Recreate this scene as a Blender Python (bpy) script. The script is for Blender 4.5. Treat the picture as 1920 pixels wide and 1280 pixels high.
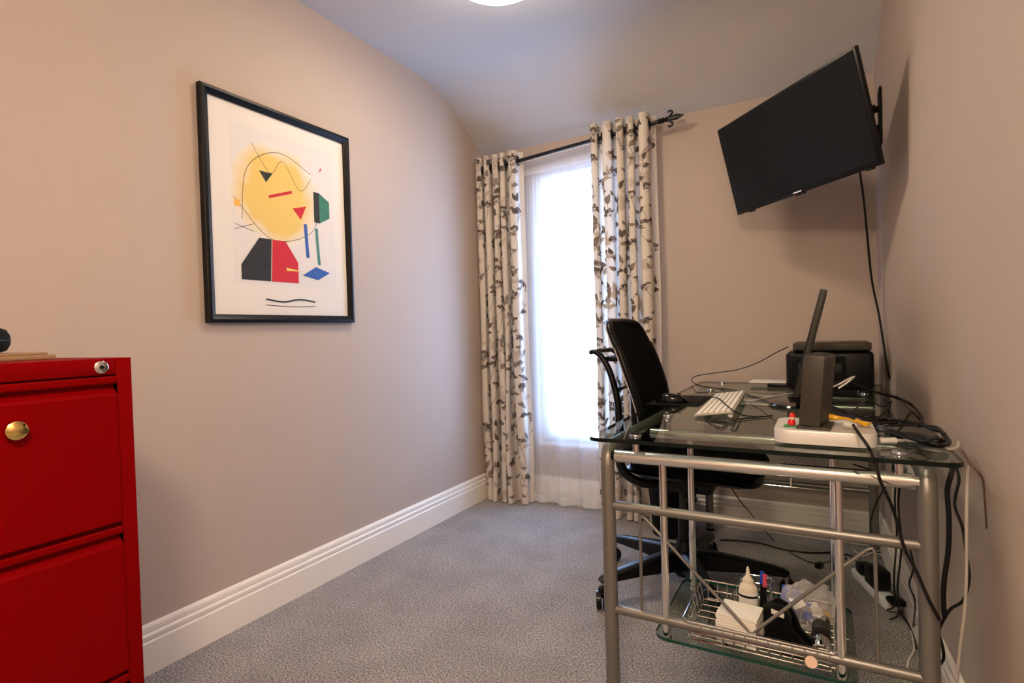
import bpy, bmesh, math, random
from mathutils import Vector, Matrix
random.seed(7)
for o in list(bpy.data.objects): bpy.data.objects.remove(o)
scn = bpy.context.scene
COL = scn.collection

# ------------------------------------------------------------------ camera
CH = 1.05
FPX = 1041.0821
RW = ((0.87227,-0.01735,-0.48872),(0.48810,-0.03015,0.87226),(-0.02987,-0.99940,-0.01783))
def unit(v):
    l = math.sqrt(sum(a*a for a in v)); return tuple(a/l for a in v)
_v1 = unit((582.0,-36.0,FPX)); _v2 = unit((1860.0,-37.0,-FPX))
_d3 = (_v2[1]*_v1[2]-_v2[2]*_v1[1], _v2[2]*_v1[0]-_v2[0]*_v1[2], _v2[0]*_v1[1]-_v2[1]*_v1[0])
RW = (_v2,_v1,_d3)
cam_d = bpy.data.cameras.new('camera'); cam = bpy.data.objects.new('camera', cam_d); COL.objects.link(cam)
cam_d.sensor_width = 36.0; cam_d.lens = FPX/1920*36.0; cam_d.clip_start = 0.02
M = Matrix(((RW[0][0],-RW[0][1],-RW[0][2],0),(RW[1][0],-RW[1][1],-RW[1][2],0),(RW[2][0],-RW[2][1],-RW[2][2],CH),(0,0,0,1)))
cam.matrix_world = M
scn.camera = cam
def ray(px,py):
    c = (px-960.0, py-640.0, FPX)
    return Vector([sum(RW[i][j]*c[j] for j in range(3)) for i in range(3)])
def at_z(px,py,z): r = ray(px,py); return Vector((0,0,CH))+r*((z-CH)/r.z)
def at_x(px,py,x): r = ray(px,py); return Vector((0,0,CH))+r*(x/r.x)
def at_y(px,py,y): r = ray(px,py); return Vector((0,0,CH))+r*(y/r.y)

# ------------------------------------------------------------------ world, light, exposure
w = bpy.data.worlds.new('world'); scn.world = w; w.use_nodes = True
bg = w.node_tree.nodes['Background']; bg.inputs[0].default_value = (0.40,0.60,1.0,1); bg.inputs[1].default_value = 6.4
scn.view_settings.view_transform = 'Standard'; scn.view_settings.look = 'None'
scn.view_settings.exposure = 1.72; scn.view_settings.gamma = 1.0; scn.view_settings.use_curve_mapping = False
scn.cycles.transparent_max_bounces = 24; scn.cycles.max_bounces = 12; scn.cycles.diffuse_bounces = 6
scn.cycles.use_denoising = True
pl = bpy.data.lights.new('window_portal','AREA'); pl.shape = 'RECTANGLE'; pl.size = 0.66; pl.size_y = 1.72
po = bpy.data.objects.new('window_portal', pl); COL.objects.link(po); po.location = (-1.235,3.20,1.20)
po.rotation_euler = (math.radians(-90),0,0); pl.cycles.is_portal = True
LAMP_E = 16.0; LAMP_C = (1.0,0.79,0.56); LAMP2_E = 37.0; LAMP2_C = (1.0,0.77,0.53)

# ------------------------------------------------------------------ materials
def mat(name, col, rough=0.5, metal=0.0, spec=0.5, bump=None, noise=None, coat=0.0):
    m = bpy.data.materials.new(name); m.use_nodes = True; nt = m.node_tree
    b = nt.nodes['Principled BSDF']
    b.inputs['Base Color'].default_value = (*col,1); b.inputs['Roughness'].default_value = rough
    b.inputs['Metallic'].default_value = metal; b.inputs['Specular IOR Level'].default_value = spec
    b.inputs['Coat Weight'].default_value = coat
    tc = nt.nodes.new('ShaderNodeTexCoord')
    if noise:
        sc, amt = noise
        n = nt.nodes.new('ShaderNodeTexNoise'); n.inputs['Scale'].default_value = sc; n.inputs['Detail'].default_value = 6
        nt.links.new(tc.outputs['Object'], n.inputs['Vector'])
        mx = nt.nodes.new('ShaderNodeMix'); mx.data_type = 'RGBA'
        mx.inputs['A'].default_value = (*[c*(1-amt) for c in col],1); mx.inputs['B'].default_value = (*[min(1,c*(1+amt)) for c in col],1)
        nt.links.new(n.outputs['Fac'], mx.inputs['Factor']); nt.links.new(mx.outputs['Result'], b.inputs['Base Color'])
    if bump:
        sc, st = bump
        n = nt.nodes.new('ShaderNodeTexNoise'); n.inputs['Scale'].default_value = sc; n.inputs['Detail'].default_value = 4
        nt.links.new(tc.outputs['Object'], n.inputs['Vector'])
        bp = nt.nodes.new('ShaderNodeBump'); bp.inputs['Strength'].default_value = st; bp.inputs['Distance'].default_value = 0.002
        nt.links.new(n.outputs['Fac'], bp.inputs['Height']); nt.links.new(bp.outputs['Normal'], b.inputs['Normal'])
    return m
def shader(name):
    m = bpy.data.materials.new(name); m.use_nodes = True; m.node_tree.nodes.clear(); return m, m.node_tree

WALL = mat('wall_paint', (0.50,0.42,0.365), 0.85, spec=0.2, bump=(350,0.25), noise=(3,0.02))
CEIL = mat('ceiling_paint', (0.56,0.55,0.55), 0.9, spec=0.2, bump=(300,0.15))
TRIM = mat('trim_paint', (0.87,0.82,0.75), 0.35, spec=0.5, noise=(4,0.02))
UPVC = mat('white_plastic', (0.88,0.89,0.90), 0.35)
RED = mat("red_enamel", (0.19,0.0002,0.0006), 0.45, spec=0.04, bump=(900,0.15))
REDIN = mat('drawer_gap', (0.05,0.002,0.003), 0.7)
BLK = mat('black_plastic', (0.0035,0.0035,0.004), 0.36, spec=0.28)
BLKM = mat('matte_black', (0.005,0.005,0.005), 0.7, spec=0.15)
BLKG = mat('gloss_black', (0.003,0.003,0.004), 0.1, spec=0.4)
IRON = mat('black_iron', (0.006,0.006,0.008), 0.42, spec=0.4)
CABLE = mat('black_cable', (0.004,0.003,0.003), 0.42, spec=0.3)
BCABLE = mat('brown_cable', (0.07,0.035,0.018), 0.5)
WCABLE = mat('white_cable', (0.72,0.68,0.62), 0.45)
GCABLE = mat('grey_cable', (0.42,0.39,0.35), 0.35)
CHROME = mat('chrome', (0.82,0.80,0.78), 0.10, metal=1.0)
SILVER = mat('silver_paint', (0.25,0.235,0.22), 0.40, metal=0.7)
BRASS = mat('brass', (0.85,0.62,0.22), 0.12, metal=1.0)
GREYP = mat('grey_plastic', (0.030,0.027,0.023), 0.5, spec=0.3)
GREYT = mat('warm_grey_plastic', (0.045,0.037,0.030), 0.45, spec=0.35)
ALU = mat('aluminium', (0.68,0.66,0.64), 0.42, metal=0.25)
KTRAY = mat('keyboard_tray', (0.42,0.38,0.32), 0.45, metal=0.2)
WKEY = mat('white_keys', (0.80,0.77,0.70), 0.45)
PAPER = mat('paper', (0.82,0.79,0.75), 0.8, spec=0.2)
YELL = mat('yellow_plastic', (0.75,0.42,0.02), 0.4)
REDP = mat('toy_red', (0.65,0.01,0.01), 0.35)
GREENP = mat('toy_green', (0.01,0.22,0.06), 0.35)
SKIN = mat('toy_cream', (0.85,0.62,0.48), 0.5)
BLUEP = mat('blue_plastic', (0.01,0.07,0.55), 0.35)
BROWNP = mat('brown_card', (0.28,0.17,0.09), 0.7, noise=(60,0.2))
PINKP = mat('pink_plastic', (0.7,0.08,0.14), 0.4)
MESHF = mat('chair_mesh', (0.0025,0.0025,0.0028), 0.9, spec=0.08, bump=(1500,0.5))
FABRIC = mat('seat_fabric', (0.004,0.004,0.004), 0.92, spec=0.08, bump=(900,0.6))
ADHES = mat('glue', (0.80,0.72,0.60), 0.35)
SCREEN = mat('screen_glass', (0.003,0.004,0.004), 0.25, spec=0.22)
DISCS = mat('standoff_cap', (0.55,0.60,0.66), 0.15, metal=1.0)

# carpet: speckled twist pile
def carpet():
    m = mat('carpet', (0.2,0.2,0.2), 0.95, spec=0.1); nt = m.node_tree; b = nt.nodes['Principled BSDF']
    tc = nt.nodes.new('ShaderNodeTexCoord')
    n = nt.nodes.new('ShaderNodeTexNoise'); n.inputs['Scale'].default_value = 190; n.inputs['Detail'].default_value = 5; n.inputs['Roughness'].default_value=0.7
    v = nt.nodes.new('ShaderNodeTexVoronoi'); v.inputs['Scale'].default_value = 150
    n2 = nt.nodes.new('ShaderNodeTexNoise'); n2.inputs['Scale'].default_value = 5; n2.inputs['Detail'].default_value = 3
    for x in (n,v,n2): nt.links.new(tc.outputs['Object'], x.inputs['Vector'])
    r = nt.nodes.new('ShaderNodeValToRGB'); r.color_ramp.elements[0].position = 0.38; r.color_ramp.elements[1].position = 0.62
    r.color_ramp.elements[0].color = (0.10,0.092,0.090,1); r.color_ramp.elements[1].color = (0.74,0.70,0.68,1)
    nt.links.new(n.outputs['Fac'], r.inputs['Fac'])
    mx = nt.nodes.new('ShaderNodeMix'); mx.data_type='RGBA'; mx.blend_type='MULTIPLY'; mx.inputs['Factor'].default_value = 1
    r2 = nt.nodes.new('ShaderNodeValToRGB'); r2.color_ramp.elements[0].color=(0.8,0.8,0.8,1); r2.color_ramp.elements[0].position=.3; r2.color_ramp.elements[1].position=.7
    nt.links.new(n2.outputs['Fac'], r2.inputs['Fac'])
    nt.links.new(r.outputs['Color'], mx.inputs['A']); nt.links.new(r2.outputs['Color'], mx.inputs['B']); nt.links.new(mx.outputs['Result'], b.inputs['Base Color'])
    ad = nt.nodes.new('ShaderNodeMath'); ad.operation='ADD'; nt.links.new(n.outputs['Fac'], ad.inputs[0]); nt.links.new(v.outputs['Distance'], ad.inputs[1])
    bp = nt.nodes.new('ShaderNodeBump'); bp.inputs['Strength'].default_value = 0.9; bp.inputs['Distance'].default_value = 0.006
    nt.links.new(ad.outputs[0], bp.inputs['Height']); nt.links.new(bp.outputs['Normal'], b.inputs['Normal'])
    return m
CARPET = carpet()

def cloth(name, col, transp, transl):
    m, nt = shader(name)
    out = nt.nodes.new('ShaderNodeOutputMaterial')
    d = nt.nodes.new('ShaderNodeBsdfDiffuse'); d.inputs[0].default_value = (*col,1)
    t = nt.nodes.new('ShaderNodeBsdfTranslucent'); t.inputs[0].default_value = (*col,1)
    a = nt.nodes.new('ShaderNodeMixShader'); a.inputs[0].default_value = transl
    nt.links.new(d.outputs[0], a.inputs[1]); nt.links.new(t.outputs[0], a.inputs[2])
    last = a
    if transp > 0:
        tr = nt.nodes.new('ShaderNodeBsdfTransparent')
        mx = nt.nodes.new('ShaderNodeMixShader'); mx.inputs[0].default_value = transp
        nt.links.new(a.outputs[0], mx.inputs[1]); nt.links.new(tr.outputs[0], mx.inputs[2]); last = mx
    nt.links.new(last.outputs[0], out.inputs[0])
    return m
CURT = cloth('curtain_cotton', (0.75,0.69,0.62), 0, 0.16)
LEAFD = cloth('print_dark', (0.14,0.115,0.105), 0, 0.12)
LEAFM = cloth('print_taupe', (0.29,0.245,0.22), 0, 0.14)
LEAFL = cloth('print_pale', (0.60,0.53,0.47), 0, 0.15)
SHEER = cloth('sheer_voile', (0.86,0.90,0.98), 0.54, 0.36)
HEADER = cloth('sheer_header', (0.86,0.87,0.90), 0.25, 0.35)

def glassy(name, tint, ior=1.5, rough=0.0, extra=0.0):
    m, nt = shader(name)
    out = nt.nodes.new('ShaderNodeOutputMaterial')
    tr = nt.nodes.new('ShaderNodeBsdfTransparent'); tr.inputs[0].default_value = (*tint,1)
    gl = nt.nodes.new('ShaderNodeBsdfGlossy'); gl.inputs['Roughness'].default_value = rough
    fr = nt.nodes.new('ShaderNodeFresnel'); fr.inputs[0].default_value = ior
    mx = nt.nodes.new('ShaderNodeMixShader')
    ge = nt.nodes.new('ShaderNodeNewGeometry'); iv = nt.nodes.new('ShaderNodeMath'); iv.operation='SUBTRACT'; iv.inputs[0].default_value=1.0
    ml = nt.nodes.new('ShaderNodeMath'); ml.operation='MULTIPLY'
    nt.links.new(ge.outputs['Backfacing'], iv.inputs[1]); nt.links.new(iv.outputs[0], ml.inputs[0]); nt.links.new(fr.outputs[0], ml.inputs[1])
    nt.links.new(ml.outputs[0], mx.inputs[0]); nt.links.new(tr.outputs[0], mx.inputs[1]); nt.links.new(gl.outputs[0], mx.inputs[2])
    nt.links.new(mx.outputs[0], out.inputs[0])
    return m
GLASS = glassy('desk_glass', (0.80,0.86,0.82))
PANE = glassy('window_glass', (0.97,0.98,0.98))
GEDGE = mat('glass_edge', (0.003,0.008,0.006), 0.15, spec=0.3)
GEDGE2 = mat('shelf_edge', (0.010,0.060,0.045), 0.15, spec=0.3)
PLASTIC, _nt = shader('clear_bag'); _o=_nt.nodes.new('ShaderNodeOutputMaterial'); _t=_nt.nodes.new('ShaderNodeBsdfTransparent'); _p=_nt.nodes.new('ShaderNodeBsdfPrincipled'); _p.inputs['Base Color'].default_value=(0.62,0.60,0.60,1); _p.inputs['Roughness'].default_value=0.15
_m=_nt.nodes.new('ShaderNodeMixShader'); _m.inputs[0].default_value=0.35; _nt.links.new(_t.outputs[0],_m.inputs[1]); _nt.links.new(_p.outputs[0],_m.inputs[2]); _nt.links.new(_m.outputs[0],_o.inputs[0])
PGLASS = glassy('picture_glass', (0.99,0.99,0.99), 1.18)

def emit(name, col, s):
    m, nt = shader(name); out = nt.nodes.new('ShaderNodeOutputMaterial'); e = nt.nodes.new('ShaderNodeEmission')
    e.inputs[0].default_value = (*col,1); e.inputs[1].default_value = s; nt.links.new(e.outputs[0], out.inputs[0]); return m
LAMPM = emit('lamp_diffuser', LAMP_C, LAMP_E); LAMPM2 = emit('added_lamp_warm', LAMP2_C, LAMP2_E)

def perforated():
    m, nt = shader('perforated_steel'); out = nt.nodes.new('ShaderNodeOutputMaterial')
    b = nt.nodes.new('ShaderNodeBsdfPrincipled'); b.inputs['Base Color'].default_value=(0.30,0.29,0.27,1); b.inputs['Metallic'].default_value=.6; b.inputs['Roughness'].default_value=.4
    tr = nt.nodes.new('ShaderNodeBsdfTransparent'); mx = nt.nodes.new('ShaderNodeMixShader')
    tc = nt.nodes.new('ShaderNodeTexCoord'); s = nt.nodes.new('ShaderNodeSeparateXYZ'); nt.links.new(tc.outputs['Object'], s.inputs[0])
    sn = []
    for ax,k in (('X',math.pi/0.012),('Z',math.pi/0.012)):
        a = nt.nodes.new('ShaderNodeMath'); a.operation='MULTIPLY'; a.inputs[1].default_value=k; nt.links.new(s.outputs[ax], a.inputs[0])
        c = nt.nodes.new('ShaderNodeMath'); c.operation='SINE'; nt.links.new(a.outputs[0], c.inputs[0]); sn.append(c)
    p = nt.nodes.new('ShaderNodeMath'); p.operation='MULTIPLY'; nt.links.new(sn[0].outputs[0], p.inputs[0]); nt.links.new(sn[1].outputs[0], p.inputs[1])
    g = nt.nodes.new('ShaderNodeMath'); g.operation='GREATER_THAN'; g.inputs[1].default_value=0.25; nt.links.new(p.outputs[0], g.inputs[0])
    nt.links.new(g.outputs[0], mx.inputs[0]); nt.links.new(b.outputs[0], mx.inputs[1]); nt.links.new(tr.outputs[0], mx.inputs[2]); nt.links.new(mx.outputs[0], out.inputs[0])
    return m
PERF = perforated()

def soft_yellow():
    m = mat('yellow_wash', (0.85,0.62,0.15), 0.8); nt = m.node_tree; b = nt.nodes['Principled BSDF']
    tc = nt.nodes.new('ShaderNodeTexCoord'); mp = nt.nodes.new('ShaderNodeMapping'); mp.inputs['Location'].default_value = (0,-1.49/0.21,-1.62/0.21)
    mp.inputs['Scale'].default_value = (0,1/0.21,1/0.21)
    g = nt.nodes.new('ShaderNodeTexGradient'); g.gradient_type='SPHERICAL'
    nt.links.new(tc.outputs['Object'], mp.inputs[0]); nt.links.new(mp.outputs[0], g.inputs[0])
    n = nt.nodes.new('ShaderNodeTexNoise'); n.inputs['Scale'].default_value = 9; nt.links.new(tc.outputs['Object'], n.inputs['Vector'])
    ad = nt.nodes.new('ShaderNodeMath'); ad.operation='MULTIPLY_ADD'; ad.inputs[1].default_value=0.5; ad.inputs[2].default_value=-0.25; nt.links.new(n.outputs['Fac'], ad.inputs[0])
    a2 = nt.nodes.new('ShaderNodeMath'); a2.operation='ADD'; nt.links.new(ad.outputs[0], a2.inputs[0]); nt.links.new(g.outputs['Fac'], a2.inputs[1])
    r = nt.nodes.new('ShaderNodeValToRGB'); r.color_ramp.elements[0].color=(0.80,0.76,0.71,1); r.color_ramp.elements[1].color=(0.80,0.58,0.17,1); r.color_ramp.elements[0].position=0.02; r.color_ramp.elements[1].position=0.34
    nt.links.new(a2.outputs[0], r.inputs[0]); nt.links.new(r.outputs[0], b.inputs['Base Color'])
    return m

# ------------------------------------------------------------------ mesh helpers
class MB:
    def __init__(s): s.v=[]; s.f=[]; s.m=[]; s.mats=[]; s.sm=[]
    def mi(s, m):
        if m not in s.mats: s.mats.append(m)
        return s.mats.index(m)
    def add(s, vs, fs, m, smooth=False, T=None):
        o = len(s.v); i = s.mi(m)
        s.v += [tuple(T@Vector(v)) if T else tuple(v) for v in vs]
        for f in fs: s.f.append([o+k for k in f]); s.m.append(i); s.sm.append(smooth)
        return s
    def box(s, a, b, m, bev=0.0, T=None, seg=2):
        bm = bmesh.new(); bmesh.ops.create_cube(bm, size=1)
        c = [(a[i]+b[i])/2 for i in range(3)]; d = [abs(b[i]-a[i]) for i in range(3)]
        for v in bm.verts: v.co = Vector([c[i]+v.co[i]*d[i] for i in range(3)])
        if bev > 0:
            bev = min(bev, min(d)*0.49)
            bmesh.ops.bevel(bm, geom=list(bm.edges), offset=bev, segments=seg, profile=0.5, affect='EDGES')
        s.bm(bm, m, bev>0, T); return s
    def bm(s, bm, m, smooth, T=None):
        bm.verts.ensure_lookup_table()
        s.add([v.co.copy() for v in bm.verts], [[v.index for v in f.verts] for f in bm.faces], m, smooth, T); bm.free()
    def tube(s, pts, r, m, n=10, cap=True, sub=0, closed=False):
        pts = [Vector(p) for p in pts]
        if sub: pts = spline(pts, sub, closed)
        if not isinstance(r,(list,tuple)): r = [r]*len(pts)
        elif len(r)!=len(pts):
            k=len(r)-1; r=[r[min(k,int(i*k/(len(pts)-1)))]*(1-((i*k/(len(pts)-1))%1))+r[min(k,int(i*k/(len(pts)-1))+1)]*((i*k/(len(pts)-1))%1) for i in range(len(pts))]
        vs=[]; fs=[]; N=len(pts)
        def tan(i):
            if closed: t = pts[(i+1)%N]-pts[i-1]
            else: t = pts[min(i+1,N-1)]-pts[max(i-1,0)]
            return t.normalized() if t.length>1e-9 else Vector((0,0,1))
        t0=tan(0); u = t0.cross(Vector((0,0,1)));
        if u.length<1e-3: u = t0.cross(Vector((1,0,0)))
        u.normalize()
        for i in range(N):
            t=tan(i); u = (u - t*u.dot(t))
            if u.length<1e-6: u=t.orthogonal()
            u.normalize(); w_=t.cross(u)
            for k in range(n):
                a=2*math.pi*k/n; vs.append(pts[i]+(u*math.cos(a)+w_*math.sin(a))*r[i])
        for i in range(N-1+(1 if closed else 0)):
            j=(i+1)%N
            for k in range(n): fs.append([i*n+k,i*n+(k+1)%n,j*n+(k+1)%n,j*n+k])
        if cap and not closed:
            fs.append(list(range(n))[::-1]); fs.append([(N-1)*n+k for k in range(n)])
        return s.add(vs,fs,m,True)
    def lathe(s, prof, m, n=24, T=None):
        vs=[]; fs=[]
        for r,z in prof:
            for k in range(n): a=2*math.pi*k/n; vs.append((r*math.cos(a),r*math.sin(a),z))
        for i in range(len(prof)-1):
            for k in range(n): fs.append([i*n+k,i*n+(k+1)%n,(i+1)*n+(k+1)%n,(i+1)*n+k])
        fs.append(list(range(n))[::-1]); fs.append([(len(prof)-1)*n+k for k in range(n)])
        return s.add(vs,fs,m,True,T)
    def prism(s, poly, ax, a, b, m, T=None, smooth=False):
        # polygon of (p,q) in the two axes other than ax, extruded from a to b
        def mk(p,q,e):
            v=[p,q]; v.insert(ax,e); return v
        n=len(poly); vs=[mk(p,q,a) for p,q in poly]+[mk(p,q,b) for p,q in poly]
        fs=[[i,(i+1)%n,n+(i+1)%n,n+i] for i in range(n)]+[list(range(n))[::-1],[n+i for i in range(n)]]
        return s.add(vs,fs,m,smooth,T)
    def build(s, name, parent=None, loc=(0,0,0)):
        me=bpy.data.meshes.new(name); me.from_pydata(s.v,[],s.f)
        for m in s.mats: me.materials.append(m)
        for i,p in enumerate(me.polygons): p.material_index=s.m[i]; p.use_smooth=s.sm[i]
        me.update()
        bm=bmesh.new(); bm.from_mesh(me); bmesh.ops.recalc_face_normals(bm, faces=bm.faces)
        for e in bm.edges:
            if len(e.link_faces)==2 and e.calc_face_angle(0)>math.radians(42): e.smooth=False
        bm.to_mesh(me); bm.free()
        o=bpy.data.objects.new(name,me); COL.objects.link(o)
        if parent is not None:
            o.parent=parent; o.matrix_parent_inverse=parent.matrix_world.inverted()
        o.location=loc
        return o
def spline(pts, sub, closed=False):
    out=[]; N=len(pts)
    if N<3: return pts
    rng = range(N if closed else N-1)
    for i in rng:
        if closed: p0,p1,p2,p3=pts[i-1],pts[i],pts[(i+1)%N],pts[(i+2)%N]
        else: p0,p1,p2,p3=pts[max(i-1,0)],pts[i],pts[i+1],pts[min(i+2,N-1)]
        for k in range(sub):
            t=k/sub
            out.append(0.5*((2*p1)+(p2-p0)*t+(2*p0-5*p1+4*p2-p3)*t*t+(3*p1-p0-3*p2+p3)*t**3))
    if not closed: out.append(pts[-1])
    return out
def empty(name, loc, label, cat, group=None, rot=None):
    o=bpy.data.objects.new(name,None); COL.objects.link(o); o.location=loc; o.empty_display_size=.05
    if rot: o.rotation_euler=rot
    o.matrix_world = Matrix.LocRotScale(Vector(loc), o.rotation_euler, None)
    return tag(o,label,cat,group)
def tag(o,label,cat,group=None):
    o['label']=label; o['category']=cat
    if group: o['group']=group
    return o
def struct(o): o['kind']='structure'; return o
def copy_thing(root, loc=None, label=None, rz=None):
    r=root.copy(); COL.objects.link(r)
    if loc: r.location=loc
    if label: r['label']=label
    if rz is not None: r.rotation_euler=(0,0,rz)
    for ch in root.children:
        c=ch.copy(); COL.objects.link(c); c.parent=r; c.matrix_parent_inverse=ch.matrix_parent_inverse.copy()
        for g in ch.children:
            d=g.copy(); COL.objects.link(d); d.parent=c; d.matrix_parent_inverse=g.matrix_parent_inverse.copy()
    return r
def Rz(a): return Matrix.Rotation(a,4,'Z')
def TL(*v): return Matrix.Translation(Vector(v))

# ------------------------------------------------------------------ room shell
XL=-1.892; YB=3.064; YF=-1.25
def xr(y): return 0.285-0.0475*(y-1.8)            # the right wall runs slightly out of square
def ceil_z(y):
    if y<2.46: return 2.458
    if y>2.78: return 2.18+(YB-y)*0.625
    t=(y-2.46)/0.32; z0,z1=2.458,2.18+(YB-2.78)*0.625
    h=0.32; m0,m1=0.0,-0.625
    return (2*t**3-3*t*t+1)*z0+(t**3-2*t*t+t)*h*m0+(-2*t**3+3*t*t)*z1+(t**3-t*t)*h*m1
ys=[YF-.1,0,1,2,2.46]+[2.46+.02*i for i in range(1,17)]+[YB]
struct(MB().box((XL-.1,YF-.1,-.1),(0.6,YB+.3,0),CARPET).build('floor'))
cb=MB(); vs=[];fs=[]
yy=ys+[YB+.3]
for y in yy:
    z=ceil_z(y) if y<=YB else 2.18-(y-YB)*0.625
    for x in (XL-.1,.6):
        vs+= [(x,y,z),(x,y,2.62)]
for i in range(len(yy)-1):
    a=4*i;b=4*(i+1)
    fs+=[[a,a+2,b+2,b],[a+1,b+1,b+3,a+3],[a,b,b+1,a+1],[a+2,a+3,b+3,b+2]]
fs+=[[0,1,3,2],[len(vs)-4,len(vs)-2,len(vs)-1,len(vs)-3]]
cb.add(vs,fs,CEIL,True); struct(cb.build('ceiling'))
def wall_profile(x0,x1,name):
    poly=[(YF-.1,0)]+[(YB+.02,0)]+[(YB+.02,2.18)]+[(y,ceil_z(y)+.004) for y in ys[::-1]]
    return struct(MB().prism(poly,0,x0,x1,WALL).build(name))
wall_profile(XL-.1,XL,'wall_left')
# right wall, slightly turned
poly=[(xr(YF-.1),YF-.1),(0.62,YF-.1),(0.62,YB+.02),(xr(YB+.02),YB+.02)]
struct(MB().prism([(p[0],p[1]) for p in poly],2,0,2.50,WALL).build('wall_right'))
struct(MB().box((XL-.1,YF-.2,0),(0.6,YF,2.55),WALL).build('wall_front'))
WX0,WX1,WZ0,WZ1=-1.562,-0.915,0.345,2.05
wb=MB()
wb.box((XL-.1,YB,0),(WX0,YB+.2,2.3),WALL); wb.box((WX1,YB,0),(0.6,YB+.2,2.3),WALL)
wb.box((WX0,YB,0),(WX1,YB+.2,WZ0),WALL); wb.box((WX0,YB,WZ1),(WX1,YB+.2,2.3),WALL)
struct(wb.build('wall_back'))
# skirting profile: flat board, two grooves, rounded top
SK=[(0,0),(.019,0),(.019,.100),(.016,.104),(.0135,.106),(.0165,.110),(.017,.122),(.013,.127),(.010,.129),(.012,.133),(.0115,.146),(.008,.152),(.0,.156)]
struct(MB().prism([(XL+p,q) for p,q in SK],1,YF,YB,TRIM).build('baseboard_left'))
struct(MB().prism([(YB-p,q) for p,q in SK],0,XL,0.24,TRIM).build('baseboard_back'))
b=MB(); n=len(SK); vs=[(xr(y)-p,y,q) for y in (YF,YB) for p,q in SK]
b.add(vs,[[i,(i+1)%n,n+(i+1)%n,n+i] for i in range(n)]+[list(range(n)),[n+i for i in range(n)]],TRIM); struct(b.build('baseboard_right'))

# window: uPVC frame, opening sash, glass
wn=bpy.data.objects.new('window_1',None); COL.objects.link(wn); wn.location=(-1.24,3.12,WZ0); wn['kind']='structure'
wn.matrix_world=TL(-1.24,3.12,WZ0)
def ring(mb,x0,x1,z0,z1,w_,y0,y1,m,bev=.004):
    mb.box((x0,y0,z0),(x0+w_,y1,z1),m,bev); mb.box((x1-w_,y0,z0),(x1,y1,z1),m,bev)
    mb.box((x0+w_,y0,z0),(x1-w_,y1,z0+w_),m,bev); mb.box((x0+w_,y0,z1-w_),(x1-w_,y1,z1),m,bev)
f=MB(); ring(f,WX0,WX1,WZ0,WZ1,.045,3.09,3.16,UPVC); fo=f.build('window_frame',wn)
f=MB(); ring(f,WX0+.035,WX1-.035,WZ0+.035,WZ1-.05,.06,3.075,3.135,UPVC,.008); sa=f.build('sash',wn)
MB().box((WX0+.08,3.10,WZ0+.08),(WX1-.08,3.112,WZ1-.1),PANE).build('pane',wn)
MB().box((WX0,3.07,WZ0-.002),(WX1,3.09,WZ0+.015),UPVC,.003).build('window_sill',wn)

# ------------------------------------------------------------------ ceiling lights
def ceiling_light(x,y,z,label,lm,nm='ceiling_light'):
    t=empty(nm,(x,y,z),label,'ceiling light')
    MB().lathe([(0.10,0),(0.175,0),(0.180,-.008),(0.180,-.050),(0.175,-.054),(0.10,-.056)],UPVC,40,TL(x,y,z)).build('base_ring',t)
    MB().lathe([(0.177,-.0545),(0.173,-.063),(0.158,-.073),(0.12,-.080),(0.055,-.083),(0.001,-.084)],lm,48,TL(x,y,z)).build('diffuser',t)
    return t
_lp=at_z(932,-35,2.385)
ceiling_light(_lp.x,_lp.y,2.458,'glowing round white ceiling light cut off at the top edge above the window',LAMPM)
PX,PY=-.08,-.30  # unseen made-up fixture, added to carry the warm light from near the camera
pn=empty('added_pendant',(PX,PY,2.458),'made-up glowing drum pendant out of view, added for the warm light near the camera','added pendant light')
MB().lathe([(.05,0),(.05,-.012),(.02,-.03),(.001,-.03)],UPVC,24,TL(PX,PY,2.458)).build('ceiling_rose',pn)
MB().tube([(PX,PY,2.44),(PX,PY,2.02)],.003,WCABLE,8).build('flex',pn)
MB().lathe([(.001,1.925),(.125,1.925),(.135,1.93),(.135,2.05),(.125,2.055),(.02,2.055)],LAMPM2,36,TL(PX,PY,0)).build('lamp_shade',pn)

# ------------------------------------------------------------------ filing cabinet
fx=-1.27; cy0,cy1=0.152,0.627; ct=1.020
cab=empty('filing_cabinet',(-1.56,0.39,0),'glossy red metal three drawer filing cabinet against the left wall','filing cabinet')
b=MB()
b.box((XL+.035,cy0,0.03),(fx-.012,cy1,ct),RED,.002)
b.box((fx-.012,cy1-.029,0.03),(fx,cy1,ct),RED,.0015); b.box((fx-.012,cy0,0.03),(fx,cy0+.029,ct),RED,.0015)
b.box((fx-.012,cy0+.029,ct-.033),(fx,cy1-.029,ct),RED,.0015)
b.box((fx-.012,cy0+.029,.03),(fx,cy1-.029,.058),RED,.0015)
b.box((XL+.05,cy0+.02,0.0),(fx-.03,cy1-.02,.03),BLKM)
b.build('body',cab)
for k in range(3):
    zt=ct-.036-k*.309; zb=zt-.306
    y0,y1=cy0+.031,cy1-.031
    # profile (x,z): top lip, recessed finger pull, drawer front
    pr=[(fx-.010,zb+.004),(fx+.001,zb+.004),(fx+.004,zb+.007),(fx+.004,zt-.040),(fx+.001,zt-.034),(fx-.008,zt-.026),(fx-.0105,zt-.022),(fx-.0105,zt-.018),(fx+.002,zt-.016),(fx+.004,zt-.013),(fx+.004,zt-.003),(fx+.002,zt-.001),(fx-.010,zt-.001)]
    d=MB().prism(pr,1,y0,y1,RED).build('drawer',cab)
    if k==0:
        kb=MB(); T=TL(fx+.004,0.4265,.9005)@Matrix.Rotation(math.radians(90),4,'Y')
        kb.lathe([(0.007,0),(0.007,.006),(0.0155,.008),(0.0175,.012),(0.0165,.016),(0.011,.0195),(0.001,.021)],BRASS,28,T)
        ko=kb.build('knob',d); ko['label']='shiny brass knob'
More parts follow.
